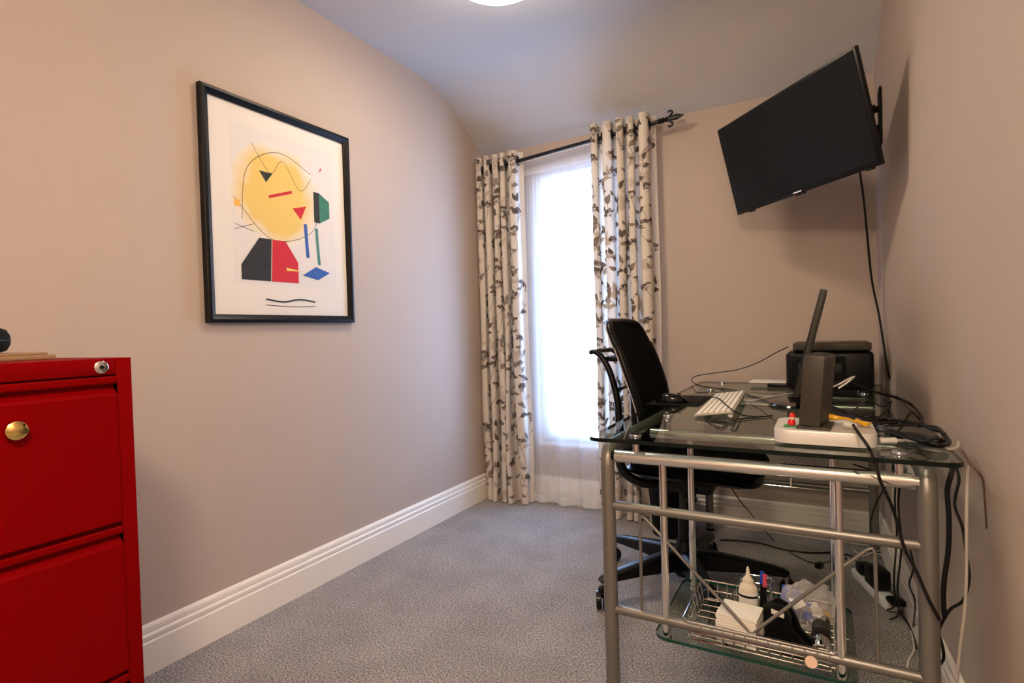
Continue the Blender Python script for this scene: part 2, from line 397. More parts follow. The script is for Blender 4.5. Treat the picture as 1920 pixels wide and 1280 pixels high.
lk=MB(); T=TL(fx,0.570,1.003)@Matrix.Rotation(math.radians(90),4,'Y')
lk.lathe([(0.0125,0),(0.0125,.0035),(0.0105,.005),(0.001,.005)],CHROME,24,T); lk.lathe([(0.004,.005),(0.004,.0062),(0.001,.0062)],BLKM,12,T)
lk.build('lock',cab)
# on top of it
pc=MB(); pc.box((-1.70,.30,ct),(-1.47,.575,ct+.010),BROWNP,.002); pc.box((-1.69,.31,ct+.010),(-1.48,.565,ct+.0155),BROWNP,.002)
tag(pc.build('card_folder'),'flat brown card wallet lying on top of the red cabinet','folder')
cs=empty('hard_case',(-1.56,.44,ct+.016),'rounded black zip case resting on the brown card wallet','case')
prof=[(0.0,0),(0.066,0),(0.080,.006),(0.086,.018),(0.087,.026)]; prof2=[(0.087,.0285),(0.086,.038),(0.080,.050),(0.064,.057),(0.001,.058)]
T=TL(-1.56,.437,ct+.016)
MB().lathe([(0.001,0)]+prof[1:],BLKM,36,T).build('lower_shell',cs); MB().lathe(prof2,BLKM,36,T).build('lid',cs)
MB().lathe([(0.080,.0255),(0.0875,.0262),(0.0875,.0285),(0.080,.029)],BLK,36,T).build('zip',cs)

# ------------------------------------------------------------------ framed print
pf=empty('framed_picture',(XL,1.52,1.11),'abstract print with a yellow patch in a black frame on the left wall','picture')
ax=XL; y0,y1,z0,z1=1.178,1.873,1.113,1.952
fr=MB()
FP=[(0,0),(.022,0),(.026,.004),(.027,.012),(.022,.020),(.017,.027),(.016,.030),(0,.030)]
def frame_side(mb,p,q,inward):
    # p,q corners (y,z) along the outer edge; inward unit (dy,dz); mitred ends
    d=(Vector(q)-Vector(p)).normalized(); vs=[]
    for e,s in ((p,1),(q,-1)):
        for h,wd in FP: vs.append((ax+h, e[0]+inward[0]*wd+d[0]*wd*s, e[1]+inward[1]*wd+d[1]*wd*s))
    n=len(FP); mb.add(vs,[[i,(i+1)%n,n+(i+1)%n,n+i] for i in range(n)]+[list(range(n)),[n+i for i in range(n)]],BLK)
frame_side(fr,(y0,z0),(y1,z0),(0,1)); frame_side(fr,(y0,z1),(y1,z1),(0,-1)); frame_side(fr,(y0,z0),(y0,z1),(1,0)); frame_side(fr,(y1,z0),(y1,z1),(-1,0))
fr.build('frame',pf)
PB=mat('print_paper',(0.80,0.765,0.72),0.8); INK=mat('print_black',(0.022,0.02,0.02),0.7,noise=(25,.6)); PR=mat('print_red',(0.60,0.012,0.02),0.6)
PBL=mat('print_blue',(0.03,0.11,0.42),0.7,noise=(60,.3)); PT=mat('print_teal',(0.06,0.24,0.22),0.7,noise=(60,.3)); PG=mat('print_green',(0.04,0.20,0.13),0.7,noise=(40,.4))
PY=soft_yellow(); POR=mat('print_orange',(0.85,0.48,0.10),0.7); PPK=mat('print_pink',(0.55,0.2,0.3),0.7); PIN=mat('print_tint',(0.76,0.73,0.71),0.8); PYL=mat('print_yellow',(0.8,0.66,0.15),0.7)
art=MB(); L=[0]
def lay(poly,m):
    L[0]+=1; x=ax+.0085+L[0]*.00006
    art.add([(x,p,q) for p,q in poly],[list(range(len(poly)))],m)
def ell(cy,cz,a,b_,m,rot=0,n=40,w=0.0):
    lay([(cy+a*math.cos(t)*math.cos(rot)-b_*math.sin(t)*math.sin(rot),cz+a*math.cos(t)*math.sin(rot)+b_*math.sin(t)*math.cos(rot)) for t in [2*math.pi*k/n for k in range(n)]],m)
def line(pts,wd,m,sub=8):
    P=spline([Vector((0,p,q)) for p,q in pts],sub) if len(pts)>2 else [Vector((0,p,q)) for p,q in pts]
    L[0]+=1; x=ax+.0085+L[0]*.00006; vs=[];fs=[]
    for i,p in enumerate(P):
        t=(P[min(i+1,len(P)-1)]-P[max(i-1,0)]).normalized(); nrm=Vector((0,-t.z,t.y))
        vs+=[(x,p.y+nrm.y*wd/2,p.z+nrm.z*wd/2),(x,p.y-nrm.y*wd/2,p.z-nrm.z*wd/2)]
    fs=[[2*i,2*i+1,2*i+3,2*i+2] for i in range(len(P)-1)]
    art.add(vs,fs,m)
art.box((ax+.001,y0+.02,z0+.02),(ax+.0085,y1-.02,z1-.02),PB)
lay([(1.29,1.26),(1.78,1.26),(1.78,1.86),(1.29,1.86)],PIN)
ell(1.49,1.62,.205,.205,PY)
line([(1.33,1.50),(1.36,1.70),(1.50,1.79),(1.66,1.74)],.0022,INK); line([(1.30,1.58),(1.46,1.44),(1.66,1.50),(1.70,1.66)],.0022,INK)
line([(1.38,1.80),(1.46,1.70),(1.52,1.76),(1.60,1.66),(1.66,1.72)],.0018,INK)
lay([(1.41,1.70),(1.47,1.70),(1.44,1.66)],INK); lay([(1.56,1.58),(1.63,1.60),(1.60,1.54)],PR); lay([(1.45,1.60),(1.56,1.64),(1.56,1.652),(1.45,1.612)],PR)
lay([(1.30,1.545),(1.325,1.545),(1.325,1.57),(1.30,1.57)],POR); lay([(1.70,1.76),(1.72,1.77),(1.715,1.785)],PPK)
lay([(1.67,1.54),(1.70,1.54),(1.70,1.67),(1.67,1.67)],INK); lay([(1.70,1.54),(1.755,1.57),(1.755,1.64),(1.70,1.67)],PG)
line([(1.30,1.46),(1.38,1.49)],.0016,INK); line([(1.30,1.48),(1.38,1.46)],.0016,INK)
line([(1.622,1.525),(1.626,1.45),(1.63,1.385)],.016,PBL); line([(1.68,1.515),(1.683,1.45),(1.69,1.36)],.014,PT)
lay([(1.32,1.275),(1.32,1.33),(1.40,1.44),(1.455,1.44),(1.445,1.275)],INK)
lay([(1.449,1.275),(1.459,1.44),(1.52,1.44),(1.578,1.36),(1.578,1.275)],PR)
lay([(1.60,1.31),(1.67,1.35),(1.745,1.33),(1.68,1.295)],PBL); lay([(1.52,1.335),(1.598,1.325),(1.52,1.322)],PYL)
line([(1.42,1.205),(1.50,1.196),(1.58,1.208),(1.66,1.20)],.006,INK); line([(1.42,1.182),(1.54,1.178),(1.66,1.182)],.0025,INK)
art.build('print',pf)
MB().box((ax+.0165,y0+.026,z0+.026),(ax+.0175,y1-.026,z1-.026),PGLASS).build('picture_glass',pf)

# ------------------------------------------------------------------ curtains
def fold(x0,x1,n,A,yc,ph,flare,seed,wd,B=.16):
    rnd=random.Random(seed); am=[rnd.uniform(.6,1.3) for _ in range(2*n+4)]
    tot=sum(wd[:n]); cum=[0]
    for k in range(n): cum.append(cum[-1]+wd[k]/tot)
    def F(u,z,zt,zb):
        t=(zt-z)/(zt-zb)                         # 0 top, 1 bottom
        k=min(n-1,max(0,int(u*n))); loc=u*n-k
        ux=cum[k]+(cum[k+1]-cum[k])*loc
        c=2*math.pi*u*n+ph
        a=A*(1+.28*math.sin(u*n*2.7+seed+1.3*t)+.12*math.sin(u*31+3*t))*(1+flare*t)
        x=x0+(x1-x0)*ux - (x1-x0)/n*B*math.sin(2*c)*(1-.15*t)
        x+= (.008*math.sin(3.1*t*math.pi+u*9+seed)+.006*math.sin(5.7*t+u*17))*t
        y=yc+a*math.sin(c)+.006*math.sin(7*u+5*t+seed)*t
        return Vector((x,y,z))
    return F
def curtain(name,F,zt,zb,label,seed,npat,xsplit=None,zbf=None):
    t=empty(name,tuple(F(.5,zb,zt,zb)),label,'curtain','floral eyelet curtains at the window')
    mb=MB(); NU=150; NZ=46
    zbu=zbf or (lambda u: zb)
    P=lambda u,t_: F(u,zt+(zbu(u)-zt)*t_,zt,zb)
    vs=[P(i/NU,j/NZ) for j in range(NZ+1) for i in range(NU+1)]
    fs=[[j*(NU+1)+i,j*(NU+1)+i+1,(j+1)*(NU+1)+i+1,(j+1)*(NU+1)+i] for j in range(NZ) for i in range(NU)]
    mb.add(vs,fs,CURT,True)
    # arc length table at mid height so the print keeps its size through the folds
    K=400; arc=[0]; prev=P(0,.5)
    for k in range(1,K+1):
        q=P(k/K,.5); arc.append(arc[-1]+(q-prev).length); prev=q
    tot=arc[-1]; H=zt-zb
    def U(s):
        s=min(max(s,0),tot); lo,hi=0,K
        while hi-lo>1:
            m_=(lo+hi)//2
            if arc[m_]<=s: lo=m_
            else: hi=m_
        d=arc[hi]-arc[lo]; return (lo+((s-arc[lo])/d if d>0 else 0))/K
    def S(s,h):                                   # print space to the cloth, just off its face
        if s<.004 or s>tot-.004: return None
        u=U(s); tt=min(max(1-h/H,0.002),.998); p=P(u,tt); e=1e-3
        du=P(min(1,u+e),tt)-P(max(0,u-e),tt); dz=P(u,min(1,tt+.01))-P(u,max(0,tt-.01))
        nn=dz.cross(du); nn.normalize()
        return p+nn*OFF[0]
    OFF=[0.0006]
    # which side faces the room
    p=P(.5,.5); du=P(.501,.5)-P(.499,.5); dz=P(.5,.51)-P(.5,.49); nn=dz.cross(du)
    if nn.y>0: OFF[0]=-OFF[0]
    base=OFF[0]
    def quadstrip(L_,R_,m):
        for i in range(len(L_)-1):
            q=[S(*L_[i]),S(*R_[i]),S(*R_[i+1]),S(*L_[i+1])]
            if all(x is not None for x in q): mb.add(q,[[0,1,2,3]],m,True)
    rnd=random.Random(seed); cnt=[0]
    def leaf(s,h,ang,ln,wd,m,veins=True):
        cnt[0]+=1; OFF[0]=base*(1+.05*(cnt[0]%12))
        n=7; ca,sa_=math.cos(ang),math.sin(ang)
        cols=[]
        for c in (-1,-.5,0,.5,1):
            col=[]
            for i in range(n+1):
                f=i/n; hw=wd*math.sin(math.pi*f**.8)*(1-.25*f)*c; l=ln*f; 
                bend=.12*ln*math.sin(math.pi*f)
                col.append((s+ca*l-sa_*(hw+bend),h+sa_*l+ca*(hw+bend)))
            cols.append(col)
        for a_,b_ in zip(cols[:-1],cols[1:]): quadstrip(a_,b_,m)
        if veins:
            OFF[0]*=1.5; v=cols[2]; 
            quadstrip([(x-.0006*sa_*-1,y-.0006*ca) for x,y in v],[(x+.0006*sa_*-1,y+.0006*ca) for x,y in v],LEAFD)
    def stem(pts,w_,m):
        OFF[0]=base*2; P_=spline([Vector((a_,b_,0)) for a_,b_ in pts],10); Lp=[];Rp=[]
        for i,p_ in enumerate(P_):
            t_=(P_[min(i+1,len(P_)-1)]-P_[max(i-1,0)]).normalized(); Lp.append((p_.x-t_.y*w_/2,p_.y+t_.x*w_/2)); Rp.append((p_.x+t_.y*w_/2,p_.y-t_.x*w_/2))
        quadstrip(Lp,Rp,m); return P_
    def dot(s,h,r,m):
        OFF[0]=base*2.4; q=[S(s+r*math.cos(a_*math.pi/4),h+r*math.sin(a_*math.pi/4)) for a_ in range(8)]
        if all(x is not None for x in q): mb.add(q,[list(range(8))],m,True)
    def umbel(s,h,ang,sz,m):
        for k in range(7):
            a_=ang+(k-3)*.28; L_=sz*rnd.uniform(.75,1.0); e=(s+math.cos(a_)*L_,h+math.sin(a_)*L_)
            stem([(s,h),((s+e[0])/2+.002,(h+e[1])/2),e],.0014,m)
            for j in range(5): dot(e[0]+rnd.uniform(-.009,.009),e[1]+rnd.uniform(-.006,.008),rnd.uniform(.003,.0055),m)
    # motifs on a jittered grid
    row=0; h=.04
    while h<H:
        s=-.05+(.075 if row%2 else 0)
        while s<tot:
            k=rnd.random(); cs_,ch=s+rnd.uniform(-.03,.03),h+rnd.uniform(-.03,.03); a0=rnd.uniform(.9,2.2)
            m=LEAFD if rnd.random()<.45 else LEAFM
            if k<.40:
                L_=rnd.uniform(.13,.2); bend=rnd.uniform(-.04,.04)
                Pp=stem([(cs_,ch),(cs_+math.cos(a0)*L_*.5+bend,ch+math.sin(a0)*L_*.5),(cs_+math.cos(a0)*L_,ch+math.sin(a0)*L_)],.0022,LEAFD)
                for j in range(3,len(Pp)-1,5):
                    sd=1 if (j//5)%2 else -1
                    leaf(Pp[j].x,Pp[j].y,a0+sd*rnd.uniform(.7,1.1),rnd.uniform(.042,.062),rnd.uniform(.013,.018),rnd.choice([LEAFM,LEAFM,LEAFD,LEAFL,LEAFL]))
                leaf(Pp[-1].x,Pp[-1].y,a0,.045,.013,m)
            elif k<.86:
                L_=rnd.uniform(.08,.14)
                stem([(cs_,ch),(cs_+math.cos(a0)*L_*.5+.008,ch+math.sin(a0)*L_*.5),(cs_+math.cos(a0)*L_,ch+math.sin(a0)*L_)],.002,LEAFD)
                umbel(cs_+math.cos(a0)*L_,ch+math.sin(a0)*L_,a0,rnd.uniform(.03,.042),LEAFD)
                leaf(cs_,ch,a0+1.2,.04,.011,LEAFM)
            else:
                for j in range(3): leaf(cs_,ch,a0+(j-1)*.8,rnd.uniform(.06,.09),.022,LEAFL,False)
            s+=.11
        row+=1; h+=.092
    mb.build('cloth',t)
    return t,P
POLE_A=Vector((-1.872,2.955,2.050)); POLE_B=Vector((-.735,2.955,2.128))
def pole_z(x): return POLE_A.z+(POLE_B.z-POLE_A.z)*(x-POLE_A.x)/(POLE_B.x-POLE_A.x)
FL=fold(-1.880,-1.553,5,.036,2.955,math.pi*.5,.15,3,[1.05,.9,.85,.7,1.5])
lc,PLc=curtain('curtain',FL,2.128,0.006,'cream leaf-print curtain hanging in the corner left of the window',11,0)
FR=fold(-1.108,-0.757,5,.038,2.955,math.pi*.5,.25,8,[.7,1.35,.8,.75,1.4])
rc,PRc=curtain('curtain',FR,2.180,0.008,'cream leaf-print curtain right of the window, partly behind the chair',23,0)
def torus(mb,c,R_,r,m,axis=Vector((1,0,0)),n=20):
    u=axis.orthogonal().normalized(); v=axis.cross(u).normalized()
    mb.tube([c+(u*math.cos(2*math.pi*k/n)+v*math.sin(2*math.pi*k/n))*R_ for k in range(n)],r,m,8,closed=True)
for t,Fn,us in ((lc,FL,(.15,.25,.35,.45,.55,.65,.75,.85,.95)),(rc,FR,(.05,.15,.25,.35,.45,.55,.65,.75,.85,.95))):
    for u in us:
        p=Fn(u,2.09,2.14,0.006); q=Fn(u+.004,2.09,2.14,0.006); dxy=(q-p); nrm=Vector((dxy.y,-dxy.x,0)).normalized()
        p.z=pole_z(p.x); e=MB(); torus(e,Vector((p.x,2.955,p.z)),.0245,.0052,IRON,nrm); e.build('eyelet',t)
# pole with finial and brackets
pole=empty('curtain_pole',(-1.3,3.06,2.09),'thin black iron curtain pole with a spear finial above the window','curtain pole')
MB().tube([POLE_A,POLE_B],.0105,IRON,14).build('rod',pole)
d=(POLE_B-POLE_A).normalized(); fin=MB(); B0=POLE_B
prof=[(0,.0105),(.01,.016),(.018,.010),(.026,.017),(.034,.009),(.044,.015),(.052,.010)]
fin.tube([B0+d*a for a,_ in prof],[r for _,r in prof],IRON,14)
# flattened spear blade
vs=[];fs=[]; up=Vector((0,0,1)); N=12
blade=[(.045,.008),(.062,.010),(.078,.014),(.092,.016),(.108,.0125),(.124,.006),(.135,.0015)]
for a,r in blade:
    for k in range(N):
        an=2*math.pi*k/N; vs.append(B0+d*a+up*(r*math.sin(an))+Vector((0,1,0))*(r*.45*math.cos(an)))
for i in range(len(blade)-1):
    for k in range(N): fs.append([i*N+k,i*N+(k+1)%N,(i+1)*N+(k+1)%N,(i+1)*N+k])
fin.add(vs,fs,IRON,True)
for s in (1,-1):
    c=[B0+d*.048,B0+d*.060+up*s*.012,B0+d*.074+up*s*.026,B0+d*.070+up*s*.038,B0+d*.056+up*s*.040,B0+d*.053+up*s*.032]
    fin.tube(c,[.007,.0065,.006,.0055,.005,.004],IRON,10,sub=6)
fin.build('finial',pole)
for x in (-1.80,-.86):
    k=MB(); z=pole_z(x); k.tube([(x,3.064,z-.03),(x,3.00,z-.03),(x,2.965,z-.014)],.006,IRON,8,sub=5); k.lathe([(.018,0),(.018,.005),(.001,.005)],IRON,16,TL(x,3.064,z-.03)@Matrix.Rotation(math.radians(90),4,'X')); k.build('bracket',pole)

# sheer
def sheer():
    t=empty('sheer_curtain',(-1.33,3.02,0),'white translucent net curtain hanging between the leaf-print curtains over the window','sheer curtain')
    x0,x1=-1.60,-.98; zt,zb=2.092,.006
    def P(u,tt):
        z=zt+.045*u*max(0,1-tt*8)+(zb-zt)*tt
        pleat=.0035*math.sin(2*math.pi*u*26)*max(0,1-tt*5)
        big=.014*(math.sin(2*math.pi*u*4.3+.6)+.45*math.sin(2*math.pi*u*9.1+1.9))*min(1,tt*2.2+.1)*(.6+.5*tt)
        x=x0+(x1-x0)*u+.010*math.cos(2*math.pi*u*4.3+.6)*tt
        y=3.036+pleat+big-.010*tt-.022*(max(0,tt-.9)*10)*(.5+.5*math.sin(2*math.pi*u*3.2))
        y=min(y,3.043 if tt>.9 else 3.055)
        return Vector((x,y,z if tt<1 else zb))
    NU,NZ=180,60
    for nm,a,b_,m in (('header_tape',0,.045,HEADER),('voile',.045,1,SHEER)):
        mb=MB(); n=NZ if nm=='voile' else 4
        vs=[P(i/NU,a+(b_-a)*j/n) for j in range(n+1) for i in range(NU+1)]
        mb.add(vs,[[j*(NU+1)+i,j*(NU+1)+i+1,(j+1)*(NU+1)+i+1,(j+1)*(NU+1)+i] for j in range(n) for i in range(NU)],m,True)
        mb.build(nm,t)
    mb=MB(); vs=[];n=2
    vs=[P(i/NU,.975+.022*j/n)+Vector((0,-.0015,0)) for j in range(n+1) for i in range(NU+1)]
    mb.add(vs,[[j*(NU+1)+i,j*(NU+1)+i+1,(j+1)*(NU+1)+i+1,(j+1)*(NU+1)+i] for j in range(n) for i in range(NU)],HEADER,True); mb.build('hem',t)
    MB().tube([(x0-.02,3.036,2.082),(x1+.05,3.036,2.128)],.003,UPVC,8).build('rail',t)
sheer()

# ------------------------------------------------------------------ glass desk
GT=.760; GB=.750
DX0,DX1,DY0,DY1=-.560,.246,1.395,3.015
desk=empty('computer_desk',(-.17,2.2,0),'glass topped computer desk on silver tube legs along the right wall','desk')
def pane(x0,x1,y0,y1,z0,z1,edge,name,parent,r=.03):
    pts=[]
    for cx,cy,a0 in ((x1-r,y1-r,0),(x0+r,y1-r,90),(x0+r,y0+r,180),(x1-r,y0+r,270)):
        for k in range(5): a=math.radians(a0+k*22.5); pts.append((cx+r*math.cos(a),cy+r*math.sin(a)))
    n=len(pts); mb=MB(); vs=[(x,y,z0) for x,y in pts]+[(x,y,z1) for x,y in pts]
    mb.add(vs,[list(range(n))[::-1],[n+i for i in range(n)]],GLASS); mb.add(vs,[[i,(i+1)%n,n+(i+1)%n,n+i] for i in range(n)],edge)
    return mb.build(name,parent)
pane(DX0,DX1,DY0,DY1,GB,GT,GEDGE,'tabletop',desk)
LY0,LY1=1.452,2.965
LXa,LXb=-.523,.188
for x in (LXa,LXb):
    r=.019; R_=.028; zt=.722
    pts=[(x,LY0,0.004),(x,LY0,zt-R_*2),(x,LY0+.004,zt-R_),(x,LY0+R_*.5,zt-R_*.25),(x,LY0+R_*1.6,zt),(x,2.2,zt),(x,LY1-R_*1.6,zt),(x,LY1-R_*.5,zt-R_*.25),(x,LY1-.004,zt-R_),(x,LY1,zt-2*R_),(x,LY1,.004)]
    f=MB(); f.tube(pts,r,SILVER,18); so=f.build('side_frame',desk)
    for y in (LY0,LY1):
        MB().lathe([(.018,0),(.020,.001),(.020,.010),(.018,.012)],BLKM,16,TL(x,y,0)).build('rubber_foot',so)
RAILZ=.703
for i,y in enumerate((LY0,1.81,2.60,LY1-.03)):
    f=MB(); f.tube([(LXa+.024,y,RAILZ),(LXb-.026,y,RAILZ)],.0165,CHROME,18)
    f.tube([(LXa+.014,y,RAILZ),(LXa+.026,y,RAILZ)],.0125,BLKM,14); f.tube([(LXb-.028,y,RAILZ),(LXb-.014,y,RAILZ)],.0125,CHROME,14)
    ro=f.build('cross_rail',desk)
    for x in (-.442,.140):
        s=MB(); s.lathe([(.009,0),(.009,.030),(.0135,.0345)],CHROME,16,TL(x,y,RAILZ+.0125)); s.lathe([(.0155,0),(.0155,.004),(.014,.006),(.001,.006)],DISCS,20,TL(x,y,GT)); s.build('standoff',ro)
for z in (.566,.279):
    MB().tube([(LXa+.012,LY0,z),(LXb-.012,LY0,z)],.0125,SILVER,16).build('end_rail',desk)
    MB().tube([(LXa+.012,LY1,z),(LXb-.012,LY1,z)],.0125,SILVER,16).build('end_rail',desk)
br=[(-.437,LY0,.285),(-.436,LY0,.535),(-.431,LY0,.546),(-.421,LY0,.541),(-.300,LY0,.423),(-.170,LY0,.297),(-.160,LY0,.297),(-.04,LY0,.421),(.078,LY0,.541),(.088,LY0,.546),(.093,LY0,.535),(.095,LY0,.285)]
MB().tube(br,.0042,SILVER,10).build('brace_rod',desk)
SHZ=.243
for (x,y) in ((-.372,LY0),(.024,LY0),(-.368,1.78),(.018,1.78)):
    f=MB(); f.tube([(x,y,.690),(x,y,.405)],.0095,CHROME,14); f.tube([(x,y,.405),(x,y,SHZ-.012)],.0105,CHROME,14); f.tube([(x,y,SHZ-.018),(x,y,SHZ-.008)],.013,CHROME,14); f.build('hanging_post',desk)
pane(-.402,.058,1.428,1.812,SHZ-.008,SHZ,GEDGE2,'glass_shelf',desk,.035)
# perforated modesty panel hung under the far end of the top, with a chrome wire below it
PYY=2.86
tr=MB(); tr.box((-.40,PYY,.338),(.018,PYY+.0012,.66),PERF); tr.box((-.40,PYY-.001,.334),(.018,PYY+.012,.338),ALU); tr.box((.016,PYY-.002,.334),(.019,PYY+.012,.70),ALU); tr.box((-.402,PYY-.002,.334),(-.399,PYY+.012,.70),ALU)
to=tr.build('perforated_panel',desk)
wr=MB(); wr.tube([(.022,PYY-.01,.69),(.022,PYY-.01,.300),(.015,PYY-.01,.293),(-.40,PYY-.01,.293),(-.406,PYY-.01,.300),(-.406,PYY-.01,.69)],.0032,CHROME,8); wr.tube([(-.14,PYY-.01,.293),(-.14,PYY,.336)],.0028,CHROME,6)
wr.build('wire_support',to)

# ------------------------------------------------------------------ office chair
CX,CY=-.497,2.245
ch=empty('office_chair',(CX,CY,0),'black mesh-backed swivel office chair tucked in at the glass desk','chair')
b=MB(); b.lathe([(.034,.060),(.040,.07),(.042,.155),(.036,.17),(.030,.195),(.028,.20),(.001,.20)],BLK,24,TL(CX,CY,0)); b.build('hub',ch)
for k,a in enumerate((228,156,84,12,300)):
    a=math.radians(a); dv=Vector((math.cos(a),math.sin(a),0)); nv=Vector((-dv.y,dv.x,0)); o=Vector((CX,CY,0))
    vs=[];fs=[]; st=[(.025,.085,.165,.026),(.10,.094,.163,.028),(.20,.098,.148,.026),(.31,.096,.130,.023),(.360,.093,.118,.021),(.378,.096,.110,.014)]
    for (r,zl,zh,wd) in st:
        p=o+dv*r; vs+=[p-nv*wd+Vector((0,0,zl)),p+nv*wd+Vector((0,0,zl)),p+nv*wd*.95+Vector((0,0,zh-.008)),p+nv*wd*.55+Vector((0,0,zh)),p-nv*wd*.55+Vector((0,0,zh)),p-nv*wd*.95+Vector((0,0,zh-.008))]
    for i in range(len(st)-1):
        for q in range(6): fs.append([i*6+q,i*6+(q+1)%6,(i+1)*6+(q+1)%6,(i+1)*6+q])
    fs+=[[0,1,2,3,4,5][::-1],[(len(st)-1)*6+q for q in range(6)]]
    lo=MB().add(vs,fs,BLK,True).build('base_leg',ch)
    cp=o+dv*.370
    c=MB(); c.tube([cp+Vector((0,0,.105)),cp+Vector((0,0,.055))],.008,CHROME,10)
    ca=a+1.1; cdir=Vector((math.cos(ca),math.sin(ca),0)); wv=Vector((-cdir.y,cdir.x,0)); wc=cp+cdir*.016+Vector((0,0,.0345))
    for s in (-1,1):
        p=wc+wv*s*.013; c.tube([p-wv*.0105,p-wv*.008,p+wv*.008,p+wv*.0105],[.028,.0345,.0345,.028],BLKG,22)
    c.tube([wc+Vector((0,0,.008))-cdir*.010,wc+Vector((0,0,.040)),wc+Vector((0,0,.042))+cdir*.012],[.012,.016,.006],BLK,10)
    c.build('caster',lo)
MB().tube([(CX,CY,.195),(CX,CY,.41)],.0145,GREYP,16).build('gas_column',ch)
MB().tube([(CX,CY,.20),(CX,CY,.30)],.022,BLK,18).build('column_cover',ch)
m_=MB(); m_.box((-.61,CY-.075,.405),(-.37,CY+.075,.455),BLK,.018); m_.box((-.66,CY-.03,.43),(-.40,CY+.03,.462),BLK,.012); m_.tube([(-.43,CY-.07,.432),(-.42,CY-.17,.428),(-.415,CY-.215,.430)],.006,BLK,8,sub=4); m_.box((-.435,CY-.235,.424),(-.40,CY-.205,.438),BLK,.005)
m_.build('tilt_mechanism',ch)
# seat: shell and cushion
def pillow(x0,x1,y0,y1,zf,th,m,name,parent,waterfall=.02,NU=20,NV=20,p=4.0):
    vs=[];fs=[]; cx,cy=(x0+x1)/2,(y0+y1)/2
    for side in (1,-1):
        for j in range(NV+1):
            for i in range(NU+1):
                u=-1+2*i/NU; v=-1+2*j/NV
                k=max(abs(u),abs(v)); rr=(abs(u)**p+abs(v)**p)**(1/p) if k>0 else 1
                s=k/rr if rr>0 else 1; X,Y=u*s,v*s
                t=math.sqrt(max(0,1-k**6))
                z=zf + side*th/2*t + (.012*(Y*Y) if side>0 else 0) - waterfall*max(0,X)**3
                vs.append((cx+X*(x1-x0)/2,cy+Y*(y1-y0)/2,z))
    n=(NU+1)*(NV+1)
    for s in (0,1):
        for j in range(NV):
            for i in range(NU): fs.append([s*n+j*(NU+1)+i,s*n+j*(NU+1)+i+1,s*n+(j+1)*(NU+1)+i+1,s*n+(j+1)*(NU+1)+i])
    mb=MB().add(vs,fs,m,True); o=mb.build(name,parent)
    bm=bmesh.new(); bm.from_mesh(o.data); bmesh.ops.remove_doubles(bm,verts=bm.verts,dist=.0005); bmesh.ops.recalc_face_normals(bm,faces=bm.faces); bm.to_mesh(o.data); bm.free(); return o
pillow(-.70,-.185,2.01,2.48,.545,.075,FABRIC,'seat',ch,.03)
pillow(-.69,-.20,2.025,2.465,.500,.045,BLK,'seat_shell',ch,.03)
# backrest: curved mesh shell with silver rim.  h: height, c: x of the centre line, w: half width
def smooth(key,v):
    n=len(key)
    for i in range(n-1):
        if v<=key[i+1][0] or i==n-2:
            a,b_=key[i],key[i+1]; h=b_[0]-a[0]; t=min(1,max(0,(v-a[0])/h))
            p=key[max(i-1,0)]; q=key[min(i+2,n-1)]
            m0=(b_[1]-p[1])/(b_[0]-p[0]); m1=(q[1]-a[1])/(q[0]-a[0])
            return (2*t**3-3*t*t+1)*a[1]+(t**3-2*t*t+t)*h*m0+(-2*t**3+3*t*t)*b_[1]+(t**3-t*t)*h*m1
def back_pt(v,s):            # v in 0..1 bottom to top, s -1..1 (near to far)
    z=.565+.515*v
    key=[(0,-.650),(.22,-.628),(.42,-.640),(.6,-.668),(.8,-.706),(1,-.752)]
    x=smooth(key,v)
    kw=[(0,.150),(.25,.200),(.5,.230),(.75,.228),(.93,.212),(.98,.200),(1,.180)]
    wd=smooth(kw,v)
    return Vector((x+.045*(abs(s)**2.2)-.02, 2.262+wd*s, z-.012*(abs(s)**6)*(v>.8)))
NV,NU=30,20; vs=[];fs=[]
for side in (0,1):
    for j in range(NV+1):
        for i in range(NU+1):
            p=back_pt(j/NV,-1+2*i/NU); vs.append(p+Vector((.011 if side==0 else -.011,0,0)))
n=(NU+1)*(NV+1)
for j in range(NV):
    for i in range(NU):
        a=[j*(NU+1)+i,j*(NU+1)+i+1,(j+1)*(NU+1)+i+1,(j+1)*(NU+1)+i]; fs.append(a); fs.append([n+k for k in a[::-1]])
bd=[j*(NU+1) for j in range(NV+1)]+[NV*(NU+1)+i for i in range(1,NU+1)]+[j*(NU+1)+NU for j in range(NV-1,-1,-1)]+[i for i in range(NU-1,0,-1)]
for k in range(len(bd)): a,c=bd[k],bd[(k+1)%len(bd)]; fs.append([a,c,n+c,n+a])
back=MB().add(vs,fs,MESHF,True).build('backrest',ch)
rim=[back_pt(j/NV,-1) for j in range(0,NV+1)]+[back_pt(1,-1+2*i/NU) for i in range(1,NU)]+[back_pt(j/NV,1) for j in range(NV,-1,-1)]
MB().tube(rim,.0125,BLK,10).build('back_frame',back)
vs=[p+Vector((-.013,-.003,0)) for p in rim[:NV+1]]
so=MB().tube(vs[2:],.0028,ALU,8).build('edge_trim',back); so['label']='thin silver edge trim'
sp=MB()   # rear spine arms rising to a crossbar
for s in (-1,1):
    y=2.262+s*.105
    sp.tube([(-.655,2.262+s*.06,.50),(-.705,y,.56),(-.722,y,.66),(-.728,y,.76),(-.755,y,.87),(-.790,y,.935),(-.822,y,.957),(-.838,y,.952)],[.020,.019,.016,.014,.013,.012,.010,.009],BLK,12,sub=5)
sp.tube([(-.834,2.262-.11,.955),(-.838,2.262,.957),(-.834,2.262+.11,.955)],.0095,BLK,12)
for z,x in ((.80,-.742),(.93,-.782)): sp.box((x,2.262-.10,z-.006),(x+.012,2.262+.10,z+.006),BLK,.004)
sp.box((-.80,2.19,.915),(-.735,2.335,.935),BLK,.006)
